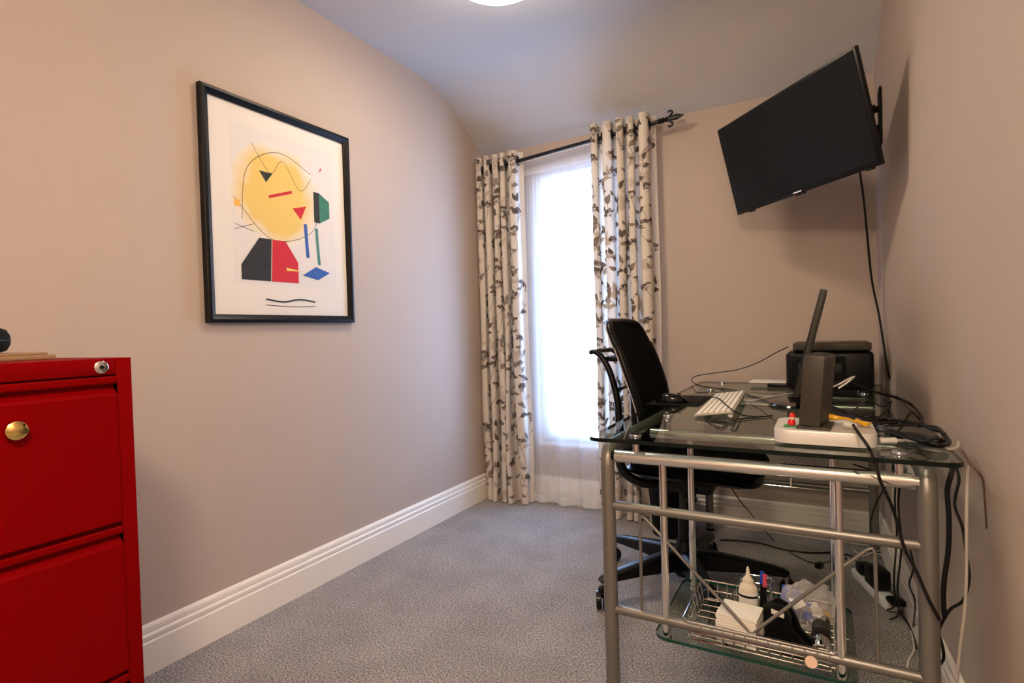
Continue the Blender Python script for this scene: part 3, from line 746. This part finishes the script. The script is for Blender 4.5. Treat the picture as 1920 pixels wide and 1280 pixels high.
sp.build('rear_frame',ch)
for s in (-1,1):
    jb=MB(); y=2.262+s*.16
    jb.tube([(-.640,y,.60),(-.690,y-s*.01,.565),(-.708,y-s*.01,.52),(-.685,y-s*.02,.470),(-.62,y-s*.04,.438),(-.54,y-s*.09,.435)],[.017,.018,.018,.018,.018,.016],BLK,12,sub=6)
    jb.build('lower_bow',ch)

# waste bin behind the chair
bn=empty('waste_bin',(-.685,2.87,0),'black waste bin on the carpet under the desk behind the chair','bin')
b=MB(); Tb=TL(-.685,2.84,0); b.lathe([(.09,0),(.098,.004),(.120,.30),(.124,.305),(.118,.305),(.095,.012),(.001,.010)],BLKM,28,Tb); b.build('body',bn)
b=MB(); torus(b,Vector((-.685,2.84,.305)),.121,.005,BLK,Vector((0,0,1)),28); b.build('rim',bn)

# ------------------------------------------------------------------ things on the desk
Z=GT+.0005
# mousepad and mouse
tag(MB().box((-.585,2.06,Z),(-.395,2.36,Z+.003),BLKM,.0012).build('mouse_mat'),'flat black mouse mat on the glass under the black mouse','mouse mat')
ms=empty('computer_mouse',(-.505,2.12,Z+.003),'curved glossy black computer mouse on the mat at the desk edge','mouse')
def mouse():
    T=TL(-.505,2.125,Z+.003)@Rz(math.radians(4)); vs=[];fs=[];N=20;rows=[(0,1),(.35,1.05),(.7,.96),(.88,.8),(.97,.5),(1,.02)]
    for h,s in rows:
        for k in range(N):
            a=2*math.pi*k/N; x=.058*math.cos(a); y=.033*math.sin(a)
            top=.036*(1-.30*((x*s+.012)/.058)**2) 
            vs.append((x*s,y*s,h*top))
    for i in range(len(rows)-1):
        for k in range(N): fs.append([i*N+k,i*N+(k+1)%N,(i+1)*N+(k+1)%N,(i+1)*N+k])
    fs+=[list(range(N))[::-1],[(len(rows)-1)*N+k for k in range(N)]]
    MB().add(vs,fs,BLKG,True,T).build('shell',ms)
    w_=MB(); w_.tube([T@Vector((.030,-.004,.030)),T@Vector((.030,.004,.030))],.0065,GREYP,12); w_.build('scroll_wheel',ms)
mouse()
# keyboard
K0=at_z(1302,768,.785); K1=at_z(1377,770,.787); K2=at_z(1401,731,.789)
kx0,kx1,ky0,ky1=K0.x,K1.x,K0.y-.01,2.37
kb=empty('keyboard',((kx0+kx1)/2,(ky0+ky1)/2,Z),'slim white and aluminium computer keyboard propped on the glass desk','keyboard')
tilt=math.radians(7.5); W_=kx1-kx0; L_=ky1-ky0; yaw=math.radians(2.8)
T=TL(kx0,ky0,Z+.004)@Rz(yaw)@Matrix.Rotation(-tilt,4,'Y')
MB().box((0,0,0),(W_,L_,.006),KTRAY,.0025,T).build('tray',kb)
MB().tube([T@Vector((W_-.012,.012,-.006)),T@Vector((W_-.012,L_-.012,-.006))],.0075,ALU,14).build('rear_foot',kb)
ks=MB(); rows=6; rw=(W_-.012)/rows
for r in range(rows):
    nk=[19,18,18,17,18,13][rows-1-r] if True else 18
    y=.005; kw=(L_-.010)/nk
    for k in range(nk):
        if r==0 and k==8: pass
        ks.box((.006+r*rw+.0018,y+.0014,.006),(.006+(r+1)*rw-.0018,y+kw-.0014,.0095),WKEY,.0008,T,1); y+=kw
ks.build('keys',kb)
# monitor
mo=empty('monitor',(-.09,2.22,Z),'thin black desktop monitor seen edge-on, leaning back on the glass desk','monitor')
b=MB(); b.lathe([(.001,0),(.105,0),(.112,.004),(.108,.010),(.085,.014),(.001,.016)],BLKG,36,TL(-.075,2.215,Z)@Matrix.Diagonal((.92,1.25,1,1))); b.build('stand_base',mo)
b=MB(); b.box((-.055,2.185,Z+.010),(-.035,2.245,Z+.14),BLK,.006); b.build('stand_neck',mo)
th=math.atan2(.085,.335)
T=TL(-.088,0,.815)@Matrix.Rotation(th,4,'Y')
b=MB(); b.box((0,1.985,0),(.018,2.475,.350),GREYP,.003,T); b.box((.014,2.08,.03),(.019,2.38,.20),GREYP,.002,T); ca=b.build('casing',mo)
MB().box((-.0015,1.985,0),(.004,2.475,.350),BLK,.002,T).build('bezel',ca); MB().box((-.0022,1.998,.020),(-.0012,2.462,.338),SCREEN,0,T).build('screen',ca)
# mini computer (rounded square aluminium block)
mc=empty('mini_computer',(-.002,1.56,Z),'flat silver rounded computer block under the upright grey box','computer')
def rblock(x0,x1,y0,y1,r,prof,m,name,parent,seg=6):
    vs=[];fs=[];n=0
    for (ins,z) in prof:
        ring_=[]
        rr=max(r-ins,.001)
        for cx,cy,a0 in ((x1-r,y1-r,0),(x0+r,y1-r,90),(x0+r,y0+r,180),(x1-r,y0+r,270)):
            for k in range(seg+1): a=math.radians(a0+k*90/seg); ring_.append((cx+rr*math.cos(a),cy+rr*math.sin(a),z))
        n=len(ring_); vs+=ring_
    for i in range(len(prof)-1):
        for k in range(n): fs.append([i*n+k,i*n+(k+1)%n,(i+1)*n+(k+1)%n,(i+1)*n+k])
    fs+=[list(range(n))[::-1],[(len(prof)-1)*n+k for k in range(n)]]
    return MB().add(vs,fs,m,True).build(name,parent)
mx0,mx1,my0,my1=-.108,.104,1.462,1.665
bo=rblock(mx0,mx1,my0,my1,.034,[(0,Z+.005),(0,Z+.034),(.0012,Z+.0362)],ALU,'casing',mc)
rblock(mx0+.012,mx1-.012,my0+.012,my1-.012,.028,[(0,Z),(0,Z+.005)],BLK,'base_plate',mc)
MB().box((mx1-.003,1.50,Z+.006),(mx1+.001,1.63,Z+.031),BLK,.001).build('port_panel',mc)
# small toy figure
MZ=Z+.0365
ty=empty('toy_figure',(-.066,1.505,MZ),'tiny red and green toy figure standing on the silver computer block','toy')
T0=TL(-.070,1.512,MZ)
b=MB(); b.box((-.018,-.008,0),(.018,.008,.003),GREENP,.0015,T0)
for a in (-.012,.012): b.box((a-.004,-.011,0),(a+.004,.011,.0045),GREENP,.002,T0)
bb=b.build('base',ty)
MB().lathe([(.006,.004),(.009,.007),(.0085,.013),(.006,.018),(.001,.019)],REDP,14,T0).build('body',ty)
MB().lathe([(.001,.017),(.006,.019),(.0072,.023),(.005,.027),(.001,.028)],SKIN,14,T0@TL(.002,0,0)).build('head',ty)
MB().lathe([(.0075,.025),(.0078,.0275),(.0055,.032),(.001,.035)],REDP,14,T0@TL(.002,0,0)).build('cap',ty)
# upright external box in its stand
rt=empty('external_drive',(-.02,1.54,MZ),'upright dark grey box standing on the silver computer block','hard drive')
T=TL(-.030,1.490,MZ)@Rz(math.radians(-11))@Matrix.Rotation(math.radians(5),4,'Y')
b=MB(); b.box((-.026,0,.006),(.020,.118,.176),GREYT,.004,T); rb=b.build('casing',rt)
MB().box((-.022,.006,.1755),(.016,.112,.1775),GREYP,.001,T).build('vent_strip',rb)
MB().box((.0195,.003,.012),(.0215,.115,.170),GREYP,.001,T).build('side_seam',rb)
T2=TL(-.030,1.490,MZ)@Rz(math.radians(-6)); MB().box((-.030,-.006,0),(.042,.105,.006),GREYT,.0025,T2).build('foot_plate',rt)
# printer
pr=empty('printer',(.03,2.85,Z),'black inkjet printer at the far end of the desk with a flat lid','printer')
px0,px1,py0,py1=-.140,.183,2.71,2.985
b=MB(); b.box((px0,py0,Z+.004),(px1,py1,.925),BLK,.016,None,3); pb=b.build('body',pr)
MB().box((px0-.004,py0+.02,Z+.012),(px0+.01,py1-.02,.915),BLKG,.006).build('front_panel',pb)
b=MB(); b.box((px0+.02,py0-.002,.80),(px1-.10,py0+.006,.905),BLKM,.004); b.box((px0+.045,py0-.004,.835),(px1-.115,py0+.002,.875),GREYP,.003)
b.build('rear_cover',pb)
MB().box((px0+.026,py0-.012,.929),(px1-.008,py1-.01,.962),GREYT,.006,None,3).build('scanner_lid',pr)
b=MB(); b.box((px0-.085,2.77,Z+.002),(px0+.01,2.95,Z+.017),BLK,.004); b.build('output_tray',pr)
MB().box((px0+.01,py0+.01,Z-.0005),(px1-.01,py1-.01,Z+.006),BLKM).build('feet',pr)
tag(MB().box((-.305,2.80,Z+.0175),(-.150,2.955,Z+.0195),PAPER,.0005).build('paper_sheet'),'white paper lying on the printer output tray','paper')

# ------------------------------------------------------------------ television on its arm
Rt=Matrix(((.690,.700,-.183),(-.724,.674,-.150),(.018,.236,.972))).to_4x4()
TT=TL(-.115,2.512,1.768)@Rt       # local x along the width, y backwards, z up
tv=empty('television',(-.115,2.512,1.768),'black flat television tilted on a bracket in the top right corner','television')
hw,hh=.380,.2025
b=MB(); b.box((-hw,0,-hh),(hw,.018,hh),BLK,.004,TT); b.box((-.25,.016,-.15),(.25,.045,.13),BLK,.012,TT); tb=b.build('casing',tv)
MB().box((-hw+.010,-.0012,-hh+.018),(hw-.010,.001,hh-.010),SCREEN,0,TT).build('screen',tb)
b=MB(); b.box((-.022,-.002,-hh+.006),(.022,0,-hh+.011),UPVC,0,TT); b.build('badge',tb)
for a_,b_ in ((-.018,.030),(-.300,-.270),(.315,.345)): MB().box((a_,0,-hh-.006),(b_,.014,-hh+.001),BLK,.002,TT).build('lower_tab',tb)
b=MB(); b.box((-.010,-.003,-hh-.003),(-.006,0,-hh),REDP,0,TT); b.build('standby_light',tb)
br_=empty('wall_bracket',(.24,2.87,1.92),'black articulated bracket holding the television to the right wall','bracket')
pw=xr(2.885)
b=MB(); b.box((pw-.008,2.83,1.80),(pw-.001,2.92,2.04),BLKM,.003); b.build('wall_plate',br_)
ap=TT@Vector((0,.047,.06)); ap2=TT@Vector((0,.047,-.06))
for z in (1.955,1.875):
    b=MB(); b.tube([(pw-.008,2.87,z),(pw-.035,2.87,z)],.014,BLKM,12); b.tube([(pw-.035,2.87,z-.02),(pw-.035,2.87,z+.02)],.013,BLKM,12)
    b.tube([(pw-.035,2.87,z),(pw-.055,2.80,z-.01)],.012,BLKM,10)
    b.box((pw-.06,2.845,z+.012),(pw-.02,2.885,z+.02),CHROME,.002)
    b.tube([(pw-.045,2.85,z),(.09,2.74,(z+1.85)/2),(ap.x+.03,ap.y+.035,1.84)],.011,BLKM,10); b.build('arm',br_)
b=MB(); b.box((-.11,.047,-.11),(-.08,.056,.11),BLKM,.002,TT); b.box((.08,.047,-.11),(.11,.056,.11),BLKM,.002,TT); b.box((-.11,.047,-.02),(.11,.066,.02),BLKM,.002,TT)
b.tube([TT@Vector((0,.05,0)),Vector((ap.x+.03,ap.y+.035,1.84))],.014,BLKM,10); b.build('mounting_plate',br_)

# ------------------------------------------------------------------ wire basket and its contents on the shelf
bz=SHZ+.0006
bk=empty('wire_basket',(-.15,1.55,bz),'shallow chrome wire basket of stationery on the low glass shelf','basket')
bx0,bx1,by0,by1=-.318,.012,1.448,1.690; bh=.052; fl=.010
def rect(x0,x1,y0,y1,z,r=.012):
    return [(x0+r,y0,z),(x1-r,y0,z),(x1,y0+r,z),(x1,y1-r,z),(x1-r,y1,z),(x0+r,y1,z),(x0,y1-r,z),(x0,y0+r,z)]
wr_=.0016
b=MB()
b.tube(rect(bx0-fl,bx1+fl,by0-fl,by1+fl,bz+bh),.0026,CHROME,8,closed=True)
b.tube(rect(bx0-fl*.5,bx1+fl*.5,by0-fl*.5,by1+fl*.5,bz+bh*.5),wr_,CHROME,6,closed=True)
b.tube(rect(bx0,bx1,by0,by1,bz+.0035),.002,CHROME,6,closed=True); b.build('rim',bk)
b=MB(); n=13
for i in range(n):
    x=bx0+.010+(bx1-bx0-.02)*i/(n-1)
    b.tube([(x,by0-fl,bz+bh),(x,by0,bz+.004),(x,by1,bz+.004),(x,by1+fl,bz+bh)],wr_,CHROME,6)
for i in range(7):
    y=by0+.015+(by1-by0-.03)*i/6
    b.tube([(bx0-fl,y,bz+bh),(bx0,y,bz+.006),(bx1,y,bz+.006),(bx1+fl,y,bz+bh)],wr_,CHROME,6)
b.build('wire_grid',bk)
b=MB(); x=-.235
b.tube([(x,by0,bz+.008),(x,by0,bz+bh*.85),(x,by1,bz+bh*.85),(x,by1,bz+.008)],.002,CHROME,6)
for k in range(4): b.tube([(x,by0+.02+k*.045,bz+.006),(x,by0+.02+k*.045,bz+bh*.85)],wr_,CHROME,6)
b.build('divider',bk)
# raised wire pen cup at the back
b=MB(); b.tube(rect(-.212,-.135,by1-.055,by1-.006,bz+.098,.008),.0018,CHROME,6,closed=True); b.tube(rect(-.212,-.135,by1-.055,by1-.006,bz+.06,.008),.0015,CHROME,6,closed=True)
for xx in (-.210,-.186,-.161,-.137):
    for y in (by1-.055,by1-.006): b.tube([(xx,y,bz+.008),(xx,y,bz+.098)],.0014,CHROME,6)
b.build('pen_holder',bk)
# stack of notes
nt=MB(); T=TL(-.196,1.494,bz+.010)@Rz(math.radians(-7))
for i in range(9):
    dx=random.uniform(-.002,.002); nt.box((-.048+dx,-.040,i*.0082),(.048+dx,.040,i*.0082+.0076),PAPER,.0008,T@Rz(random.uniform(-.02,.02)),1)
tag(nt.build('paper_notes'),'thick stack of white paper notes in the wire basket','paper')
# glue bottle
gb=empty('glue_bottle',(-.178,1.622,bz),'white glue bottle with a pointed nozzle standing in the wire basket','bottle')
T=TL(-.190,1.622,bz+.0076)@Matrix.Diagonal((1.1,.8,.86,1))
g=MB().lathe([(.001,0),(.020,0),(.022,.004),(.022,.085),(.019,.100),(.012,.108),(.011,.112)],ADHES,24,T).build('body',gb)
MB().lathe([(.0222,.030),(.0225,.031),(.0225,.080),(.0222,.081)],PAPER,24,T).build('label',gb)
b=MB(); b.lathe([(.0227,.066),(.0229,.0665),(.0229,.0725),(.0227,.073)],BLKM,24,T); b.build('label_band',gb)
MB().lathe([(.013,.110),(.0135,.118),(.010,.124),(.0055,.130),(.0038,.150),(.002,.158),(.001,.160)],ADHES,20,T).build('nozzle',gb)
# pens beside the glue
for k,(x,y,m,lb) in enumerate(((-.150,1.618,PINKP,'marker pen with a pink cap standing beside the glue bottle'),(-.158,1.634,BLUEP,'blue marker pen standing behind the glue bottle'))):
    p=empty('marker_pen',(x,y,bz+.012),lb,'pen','pens in the wire holder')
    MB().tube([(x,y,bz+.012),(x+.002,y,bz+.10)],.005,BLK,10).build('barrel',p); MB().tube([(x+.002,y,bz+.10),(x+.003,y,bz+.132)],.0058,m,10).build('cap',p)
# tape dispenser (black)
td=empty('tape_dispenser',(-.09,1.53,bz),'chunky black tape dispenser leaning in the middle of the wire basket','tape dispenser')
T=TL(-.090,1.520,bz+.0085)@Rz(math.radians(-28))
poly=[(-.055,0),(.070,0),(.072,.020),(.050,.030),(.025,.048),(.012,.078),(-.008,.096),(-.034,.098),(-.055,.080),(-.062,.045)]
b=MB(); b.prism(poly,1,-.018,-.010,BLK,T); b.prism(poly,1,.010,.018,BLK,T); b.prism([(-.05,.004),(.066,.004),(.066,.018),(-.05,.024)],1,-.010,.010,BLK,T); b.build('body',td)
b=MB(); b.tube([T@Vector((-.022,-.010,.058)),T@Vector((-.022,.010,.058))],.030,GREYP,24); b.build('tape_reel',td)
MB().box((-.030,-.0185,.070),(.004,-.0180,.082),PAPER,0,T).build('sticker',td)
# stapler
stp=empty('stapler',(-.08,1.49,bz),'dark stapler lying in front of the tape dispenser in the basket','stapler')
T=TL(-.092,1.472,bz+.0085)@Rz(math.radians(-6))
MB().box((-.055,-.011,0),(.062,.009,.008),GREYP,.003,T).build('base',stp); MB().box((-.050,-.009,.010),(.060,.007,.026),BROWNP,.004,T@Matrix.Rotation(math.radians(-3),4,'Y')).build('upper_arm',stp)
MB().box((-.045,-.007,.007),(.055,.005,.012),CHROME,.001,T).build('magazine',stp)
tag(MB().lathe([(.001,0),(.013,0),(.013,.0025),(.001,.0025)],SKIN,20,TL(-.036,by0-.015,bz+.024)@Matrix.Rotation(math.radians(75),4,'X')).build('round_tag'),'small round pale tag at the front of the wire basket','tag')
# roller
lr=empty('lint_roller',(-.015,1.53,bz),'black and silver cylinder lying at the right end of the basket','canister')
T=TL(-.016,1.475,bz+.030)@Matrix.Rotation(math.radians(-78),4,'X')
MB().lathe([(.001,0),(.018,0),(.020,.003),(.020,.035),(.018,.036)],CHROME,22,T).build('end_cap',lr)
MB().lathe([(.0195,.034),(.0215,.036),(.0215,.060),(.020,.062)],BLK,22,T).build('collar',lr)
MB().lathe([(.0195,.060),(.0205,.062),(.0205,.112),(.018,.116),(.001,.117)],GREYP,22,T).build('barrel',lr)
tag(MB().lathe([(.006,0),(.0135,0),(.0135,.009),(.006,.009)],YELL,20,TL(-.008,1.600,bz+.058)).build('sticky_tape_roll'),'small yellow tape roll tucked beside the silver cylinder','tape')
# blue item and clear bag
tag(MB().box((-.006,-.030,0),(.006,.030,.085),BLUEP,.003,TL(-.095,1.640,bz+.009)@Rz(math.radians(60))@Matrix.Rotation(math.radians(20),4,'Y')).build('blue_folder'),'bright blue plastic wallet standing at the back of the basket','wallet')
bg_=MB(); bm=bmesh.new(); bmesh.ops.create_icosphere(bm,subdivisions=4,radius=1); rr=random.Random(5)
from mathutils import noise as NZm
for v in bm.verts:
    c=v.co.copy(); k=1+.30*NZm.noise(c*2.2)+.14*NZm.noise(c*5.5); v.co=Vector((c.x*.064*k,c.y*.046*k,max(-.9,c.z)*.058*k))
bg_.bm(bm,PLASTIC,False,TL(-.042,1.600,bz+.080)); bagt=empty('plastic_bag',(-.045,1.59,bz),'crumpled clear plastic bag of white bits heaped in the basket','bag')
bg_.build('film',bagt)
b=MB()
for k in range(7):
    b.box((-.016,-.010,-.004),(.016,.010,.004),PAPER if k%3 else BLUEP,.002,TL(-.045+rr.uniform(-.028,.028),1.590+rr.uniform(-.014,.014),bz+.062+rr.uniform(-.012,.030))@Matrix.Rotation(rr.uniform(0,3),4,'X')@Rz(rr.uniform(0,3)))
b.build('contents',bagt)

# ------------------------------------------------------------------ sockets and power strip
def socket_box():
    y=2.30; x=xr(y); s=empty('wall_socket',(x,y,.53),'white double wall socket under the desk on the right wall','socket')
    MB().box((x-.024,y-.075,.49),(x-.0005,y+.075,.575),UPVC,.004).build('box',s)
    for k,dy in enumerate((-.035,.035)): MB().box((x-.027,y+dy-.007,.555),(x-.023,y+dy+.007,.568),UPVC,.001).build('switch',s)
    for dy,nm in ((-.035,'black plug in the near half of the wall socket'),(.035,'black plug in the far half of the wall socket')):
        p=tag(MB().box((x-.058,y+dy-.024,.497),(x-.0275,y+dy+.024,.548),BLK,.010).build('mains_plug'),nm,'plug','plugs in the wall socket')
socket_box()
tk=MB(); y=2.62; tk.box((xr(y)-.020,y-.010,.157),(xr(y)-.001,y+.010,.53),TRIM,.002); struct(tk.build('trim_1'))
S0=at_z(1608,1058,.05); S1=at_z(1676,1122,.05)
ps=empty('power_strip',tuple((S0+S1)/2),'white multi-socket power strip on the carpet by the right skirting','power strip')
dv=(S1-S0); Ls=dv.length; ang=math.atan2(dv.y,dv.x); T=TL(S0.x,S0.y,0.001)@Rz(ang)
MB().box((0,-.027,0),(Ls,.027,.036),UPVC,.008,T,3).build('body',ps)
for k in range(4):
    if k in (2,): MB().box((.03+k*Ls/4,-.008,.036),(.045+k*Ls/4,.008,.038),REDP,.001,T).build('switch',ps)
for k,(u,lb,sz) in enumerate(((.06,'black plug at the far end of the power strip',(.026,.024,.045)),(.17,'bulky black power adapter on the middle of the power strip',(.046,.030,.075)),(.31,'flat black plug at the near end of the power strip',(.028,.026,.022)))):
    o=MB().box((u-sz[0],-sz[1],.037),(u+sz[0],sz[1],.037+sz[2]),BLK,.010,T).build('mains_plug' if k!=1 else 'power_adapter'); tag(o,lb,'plug','plugs on the power strip')

# ------------------------------------------------------------------ cables
def cable(pts,r,m,label,sub=8,name='cable',extra=None,group=None):
    mb=MB(); mb.tube(pts,r,m,8,sub=sub)
    if extra: extra(mb)
    o=mb.build(name); tag(o,label,'cable',group); return o
gz=Z+.003
G=lambda px,py,dz=0: at_z(px,py,gz+dz)
cable([at_y(1612,322,2.52),at_y(1619,370,2.62),at_y(1625,430,2.75),at_y(1634,520,2.84),at_y(1648,590,2.84),at_y(1656,640,2.80),at_y(1664,690,2.70),at_z(1672,725,gz+.002)],.0042,CABLE,'black cable dropping from the television down to the desk corner',name='television_cable')
wy=[(385,2.86),(450,2.87),(540,2.88),(640,2.89),(735,2.90)]
cable([Vector((xr(y)-.003,y,at_y(1680,py,y).z)) for py,y in wy],.0018,GCABLE,'thin pale cable running down the right wall beside the corner')
cable([at_y(1478,650,2.74),at_y(1455,661,2.77),at_y(1420,680,2.85),at_y(1382,693,2.92),at_y(1340,699,2.96),at_z(1305,705,.80),G(1297,714),G(1312,722),G(1340,727),G(1375,731),G(1408,741),G(1440,753)],.0022,CABLE,'thin black cable looping from the printer out along the far desk edge')
cable([G(1283,753,.002),G(1300,753),G(1318,748),at_z(1335,744,.781),at_z(1349,748,.783),at_z(1364,761,.788),at_z(1377,771,.790),G(1393,778,.002),G(1420,781),G(1448,779)],.0021,CABLE,'black mouse cable crossing over the white keyboard')
cable([G(1323,781),G(1331,790),G(1352,801),G(1375,788),G(1400,784),G(1440,780)],.0018,CABLE,'thin black cable making a small bend on the glass before the keyboard')
cable([G(1395,750),G(1415,750),G(1436,745),G(1460,741),G(1485,737),G(1500,735)],.0023,WCABLE,'white keyboard cable running to the monitor foot')
cable([at_y(1552,728,1.70),at_y(1570,722,1.75),at_y(1588,712,1.82),at_y(1602,706,1.88),at_y(1590,716,1.9),at_y(1572,728,1.9)],.0026,WCABLE,'white cable loop sticking up behind the upright grey box')
cable([at_y(1560,700,1.95),at_y(1590,716,2.0),at_y(1640,734,2.1),at_y(1680,745,2.05),G(1708,758,.01),G(1728,782,.004),G(1722,795)],.0042,CABLE,'thick black cable arching from the printer side toward the wall')
cable([G(1600,770,.02),at_y(1625,752,1.95),G(1655,762,.01),G(1672,752,.02),G(1662,768,.015),G(1650,780,.004)],.0020,CABLE,'thin kinked black cable on the glass between printer and cable heap')
rnd=random.Random(42)
descr=['outermost black cable loop of the heap at the desk corner','second black cable loop inside the heap at the desk corner','black cable coiled low across the front of the corner heap','stiff black cable lying straight through the corner heap','black cable coming from the upright box into the corner heap','slack black cable on top of the corner heap','short black cable tucked under the corner heap','black cable curling at the back of the corner heap']
for i in range(8):
    k=i/7.0; dy=-4+rnd.uniform(-3,3)
    s0=(1560+rnd.uniform(0,30),762+i*4); h=.004+.0045*(i%4)
    e=(1782-14*k+rnd.uniform(-3,4),832-10*k)
    pts=[G(s0[0],s0[1],h+.010),G(1610,779+i*3,h+.012),G(1660,786+4*(i%3)+rnd.uniform(-4,4),h+.008),G(1712,792+rnd.uniform(-2,8),h+.006),G(1755-8*k,800+6*k,h+.006),G(e[0]-6,e[1]-14,h+.004),G(*e,h),G(e[0]-22,e[1]+5-4*k,h),G(1715+rnd.uniform(-15,15),826+rnd.uniform(-8,4),h),G(1668,815+rnd.uniform(-10,5),h+.002)]
    if i in (3,6): pts=pts[:6]
    cable(pts,rnd.choice([.0024,.003,.0036]),CABLE,descr[i],group='cable heap at the desk corner')
def plug(mb):
    mb.tube([G(1648,826,.010),G(1680,826,.010)],[.0075,.0075],ALU,10)
cable([G(1680,826,.010),G(1705,826,.008),G(1735,829,.004),G(1765,836,.002),G(1783,842),G(1795,838),G(1797,828,.003)],.0034,GCABLE,'silver grey cable plugged into the side of the flat computer',extra=plug)
cable([at_z(1545,780,.815),at_z(1568,783,.815),at_z(1590,785,.812),at_z(1606,792,.806)],[.0075,.0075,.0035,.003,.003],YELL,'yellow video plug behind the upright grey box',name='video_cable')
cable([at_z(1606,788,.81),at_z(1622,795,.806),at_z(1632,793,.806)],[.006,.006,.003],YELL,'short yellow connector lying on the silver block',name='video_cable')
cable([at_z(1580,794,.812),at_z(1604,799,.806)],.0055,WCABLE,'white cable connector lying on the silver block',sub=0)
cable([at_z(1600,797,.812),at_z(1612,815,.806),at_z(1628,838,.800),at_y(1638,860,1.385),at_y(1646,885,1.38),at_y(1652,905,1.382),at_y(1672,948,1.40),at_y(1684,985,1.41),at_y(1697,1030,1.41),at_y(1718,1070,1.41),at_y(1742,1125,1.40),at_y(1762,1162,1.40)],.0034,CABLE,'black cable hanging over the front glass edge and across the near right leg')
cable([at_y(1788,868,1.52),at_y(1783,890,1.50),at_y(1776,920,1.50),at_y(1779,970,1.50),at_y(1778,1030,1.50),at_y(1770,1090,1.50),at_y(1769,1130,1.50),at_y(1771,1157,1.50)],.0052,CABLE,'thickest black cable hanging down beside the right wall')
cable([at_y(1792,872,1.48),at_y(1798,900,1.46),at_y(1790,945,1.46),at_y(1805,990,1.45),at_y(1812,1040,1.44),at_y(1817,1085,1.43),at_y(1806,1125,1.44),at_y(1782,1142,1.45),at_y(1766,1168,1.46),at_y(1761,1185,1.46),at_y(1768,1215,1.48),at_y(1769,1235,1.48),at_y(1761,1247,1.5)],.0030,CABLE,'black cable swinging out near the wall and knotted beside the near leg')
cable([at_y(1815,872,1.44),at_y(1813,930,1.43),at_y(1812,1000,1.42),at_y(1812,1080,1.42),at_y(1808,1150,1.42),at_y(1800,1215,1.42),at_y(1794,1278,1.43)],.0030,GCABLE,'pale grey cable hanging straight down by the right wall')
cable([at_y(1805,845,1.45),at_y(1817,868,1.36),at_y(1830,880,1.33),at_y(1842,898,1.33),at_y(1846,930,1.34),at_y(1850,990,1.36)],.0018,BCABLE,'thin brown cable bowing out past the glass corner toward the wall')
cable([at_y(1600,870,2.1),at_y(1665,895,2.2),at_y(1655,920,2.25),at_y(1640,950,2.3),at_y(1632,985,2.4),at_y(1636,1010,2.5)],.0024,CABLE,'thin black cable hanging under the glass toward the power strip')
for i,(a,lb) in enumerate(((0,'black flex dropping from the wall socket, nearer the wall'),(1,'black flex dropping from the wall socket, nearer the desk leg'))):
    yb=2.335-.07*i; cable([Vector((xr(yb)-.043,yb,.50)),Vector((xr(yb)-.05,yb-.01,.42)),Vector((xr(yb)-.045,yb-.03*i,.30)),Vector((xr(yb)-.060,yb-.05,.16)),Vector((xr(yb)-.055,yb-.02,.06)),Vector((xr(yb)-.075,yb+.03,.012))],.0030,CABLE,lb)
F_=lambda px,py,z=.005: at_z(px,py,z)
cable([F_(1350,1012),F_(1385,1013),F_(1425,1018),F_(1470,1030),F_(1520,1036),F_(1570,1036),F_(1610,1046)],.0034,CABLE,'black cable crossing the carpet from the chair base to the power strip')
cable([at_y(1366,905,2.3),at_y(1385,935,2.4),at_y(1410,965,2.5),F_(1450,1012),F_(1490,1040),F_(1525,1055),F_(1560,1052),F_(1590,1046)],.0022,CABLE,'thin black cable drooping from under the desk onto the carpet')
tag(MB().box((-.02,-.012,0),(.02,.012,.022),BLK,.006,TL(*F_(1536,1064,.0))@Rz(1.1)).build('loose_plug'),'small loose black plug lying on the carpet under the desk','plug')
cable([F_(1590,1046,.01),F_(1600,1058,.012),F_(1608,1040,.012),F_(1640,1036,.010),F_(1665,1048,.010),F_(1660,1056,.012)],.0030,WCABLE,'white flex looped at the far end of the power strip')
cable([F_(1600,1030,.02),F_(1618,1042,.05),F_(1645,1032,.03),F_(1660,1040,.02)],.0028,WCABLE,'second white flex arching behind the power strip')
cable([F_(1690,1118,.02),F_(1697,1140),F_(1708,1180),F_(1714,1215),F_(1703,1240),F_(1698,1275)],.0028,WCABLE,'white flex running along the carpet edge from the near end of the strip')
cable([at_y(1700,1010,2.1),at_y(1713,1060,2.0),at_y(1705,1095,1.98),at_y(1716,1130,1.95),F_(1712,1180),F_(1716,1212)],.0026,CABLE,'wavy black cable in front of the right skirting')
cable([F_(1680,1125),F_(1690,1150),F_(1706,1175),F_(1718,1215)],.0030,CABLE,'black cable trailing forward from the power strip on the carpet')
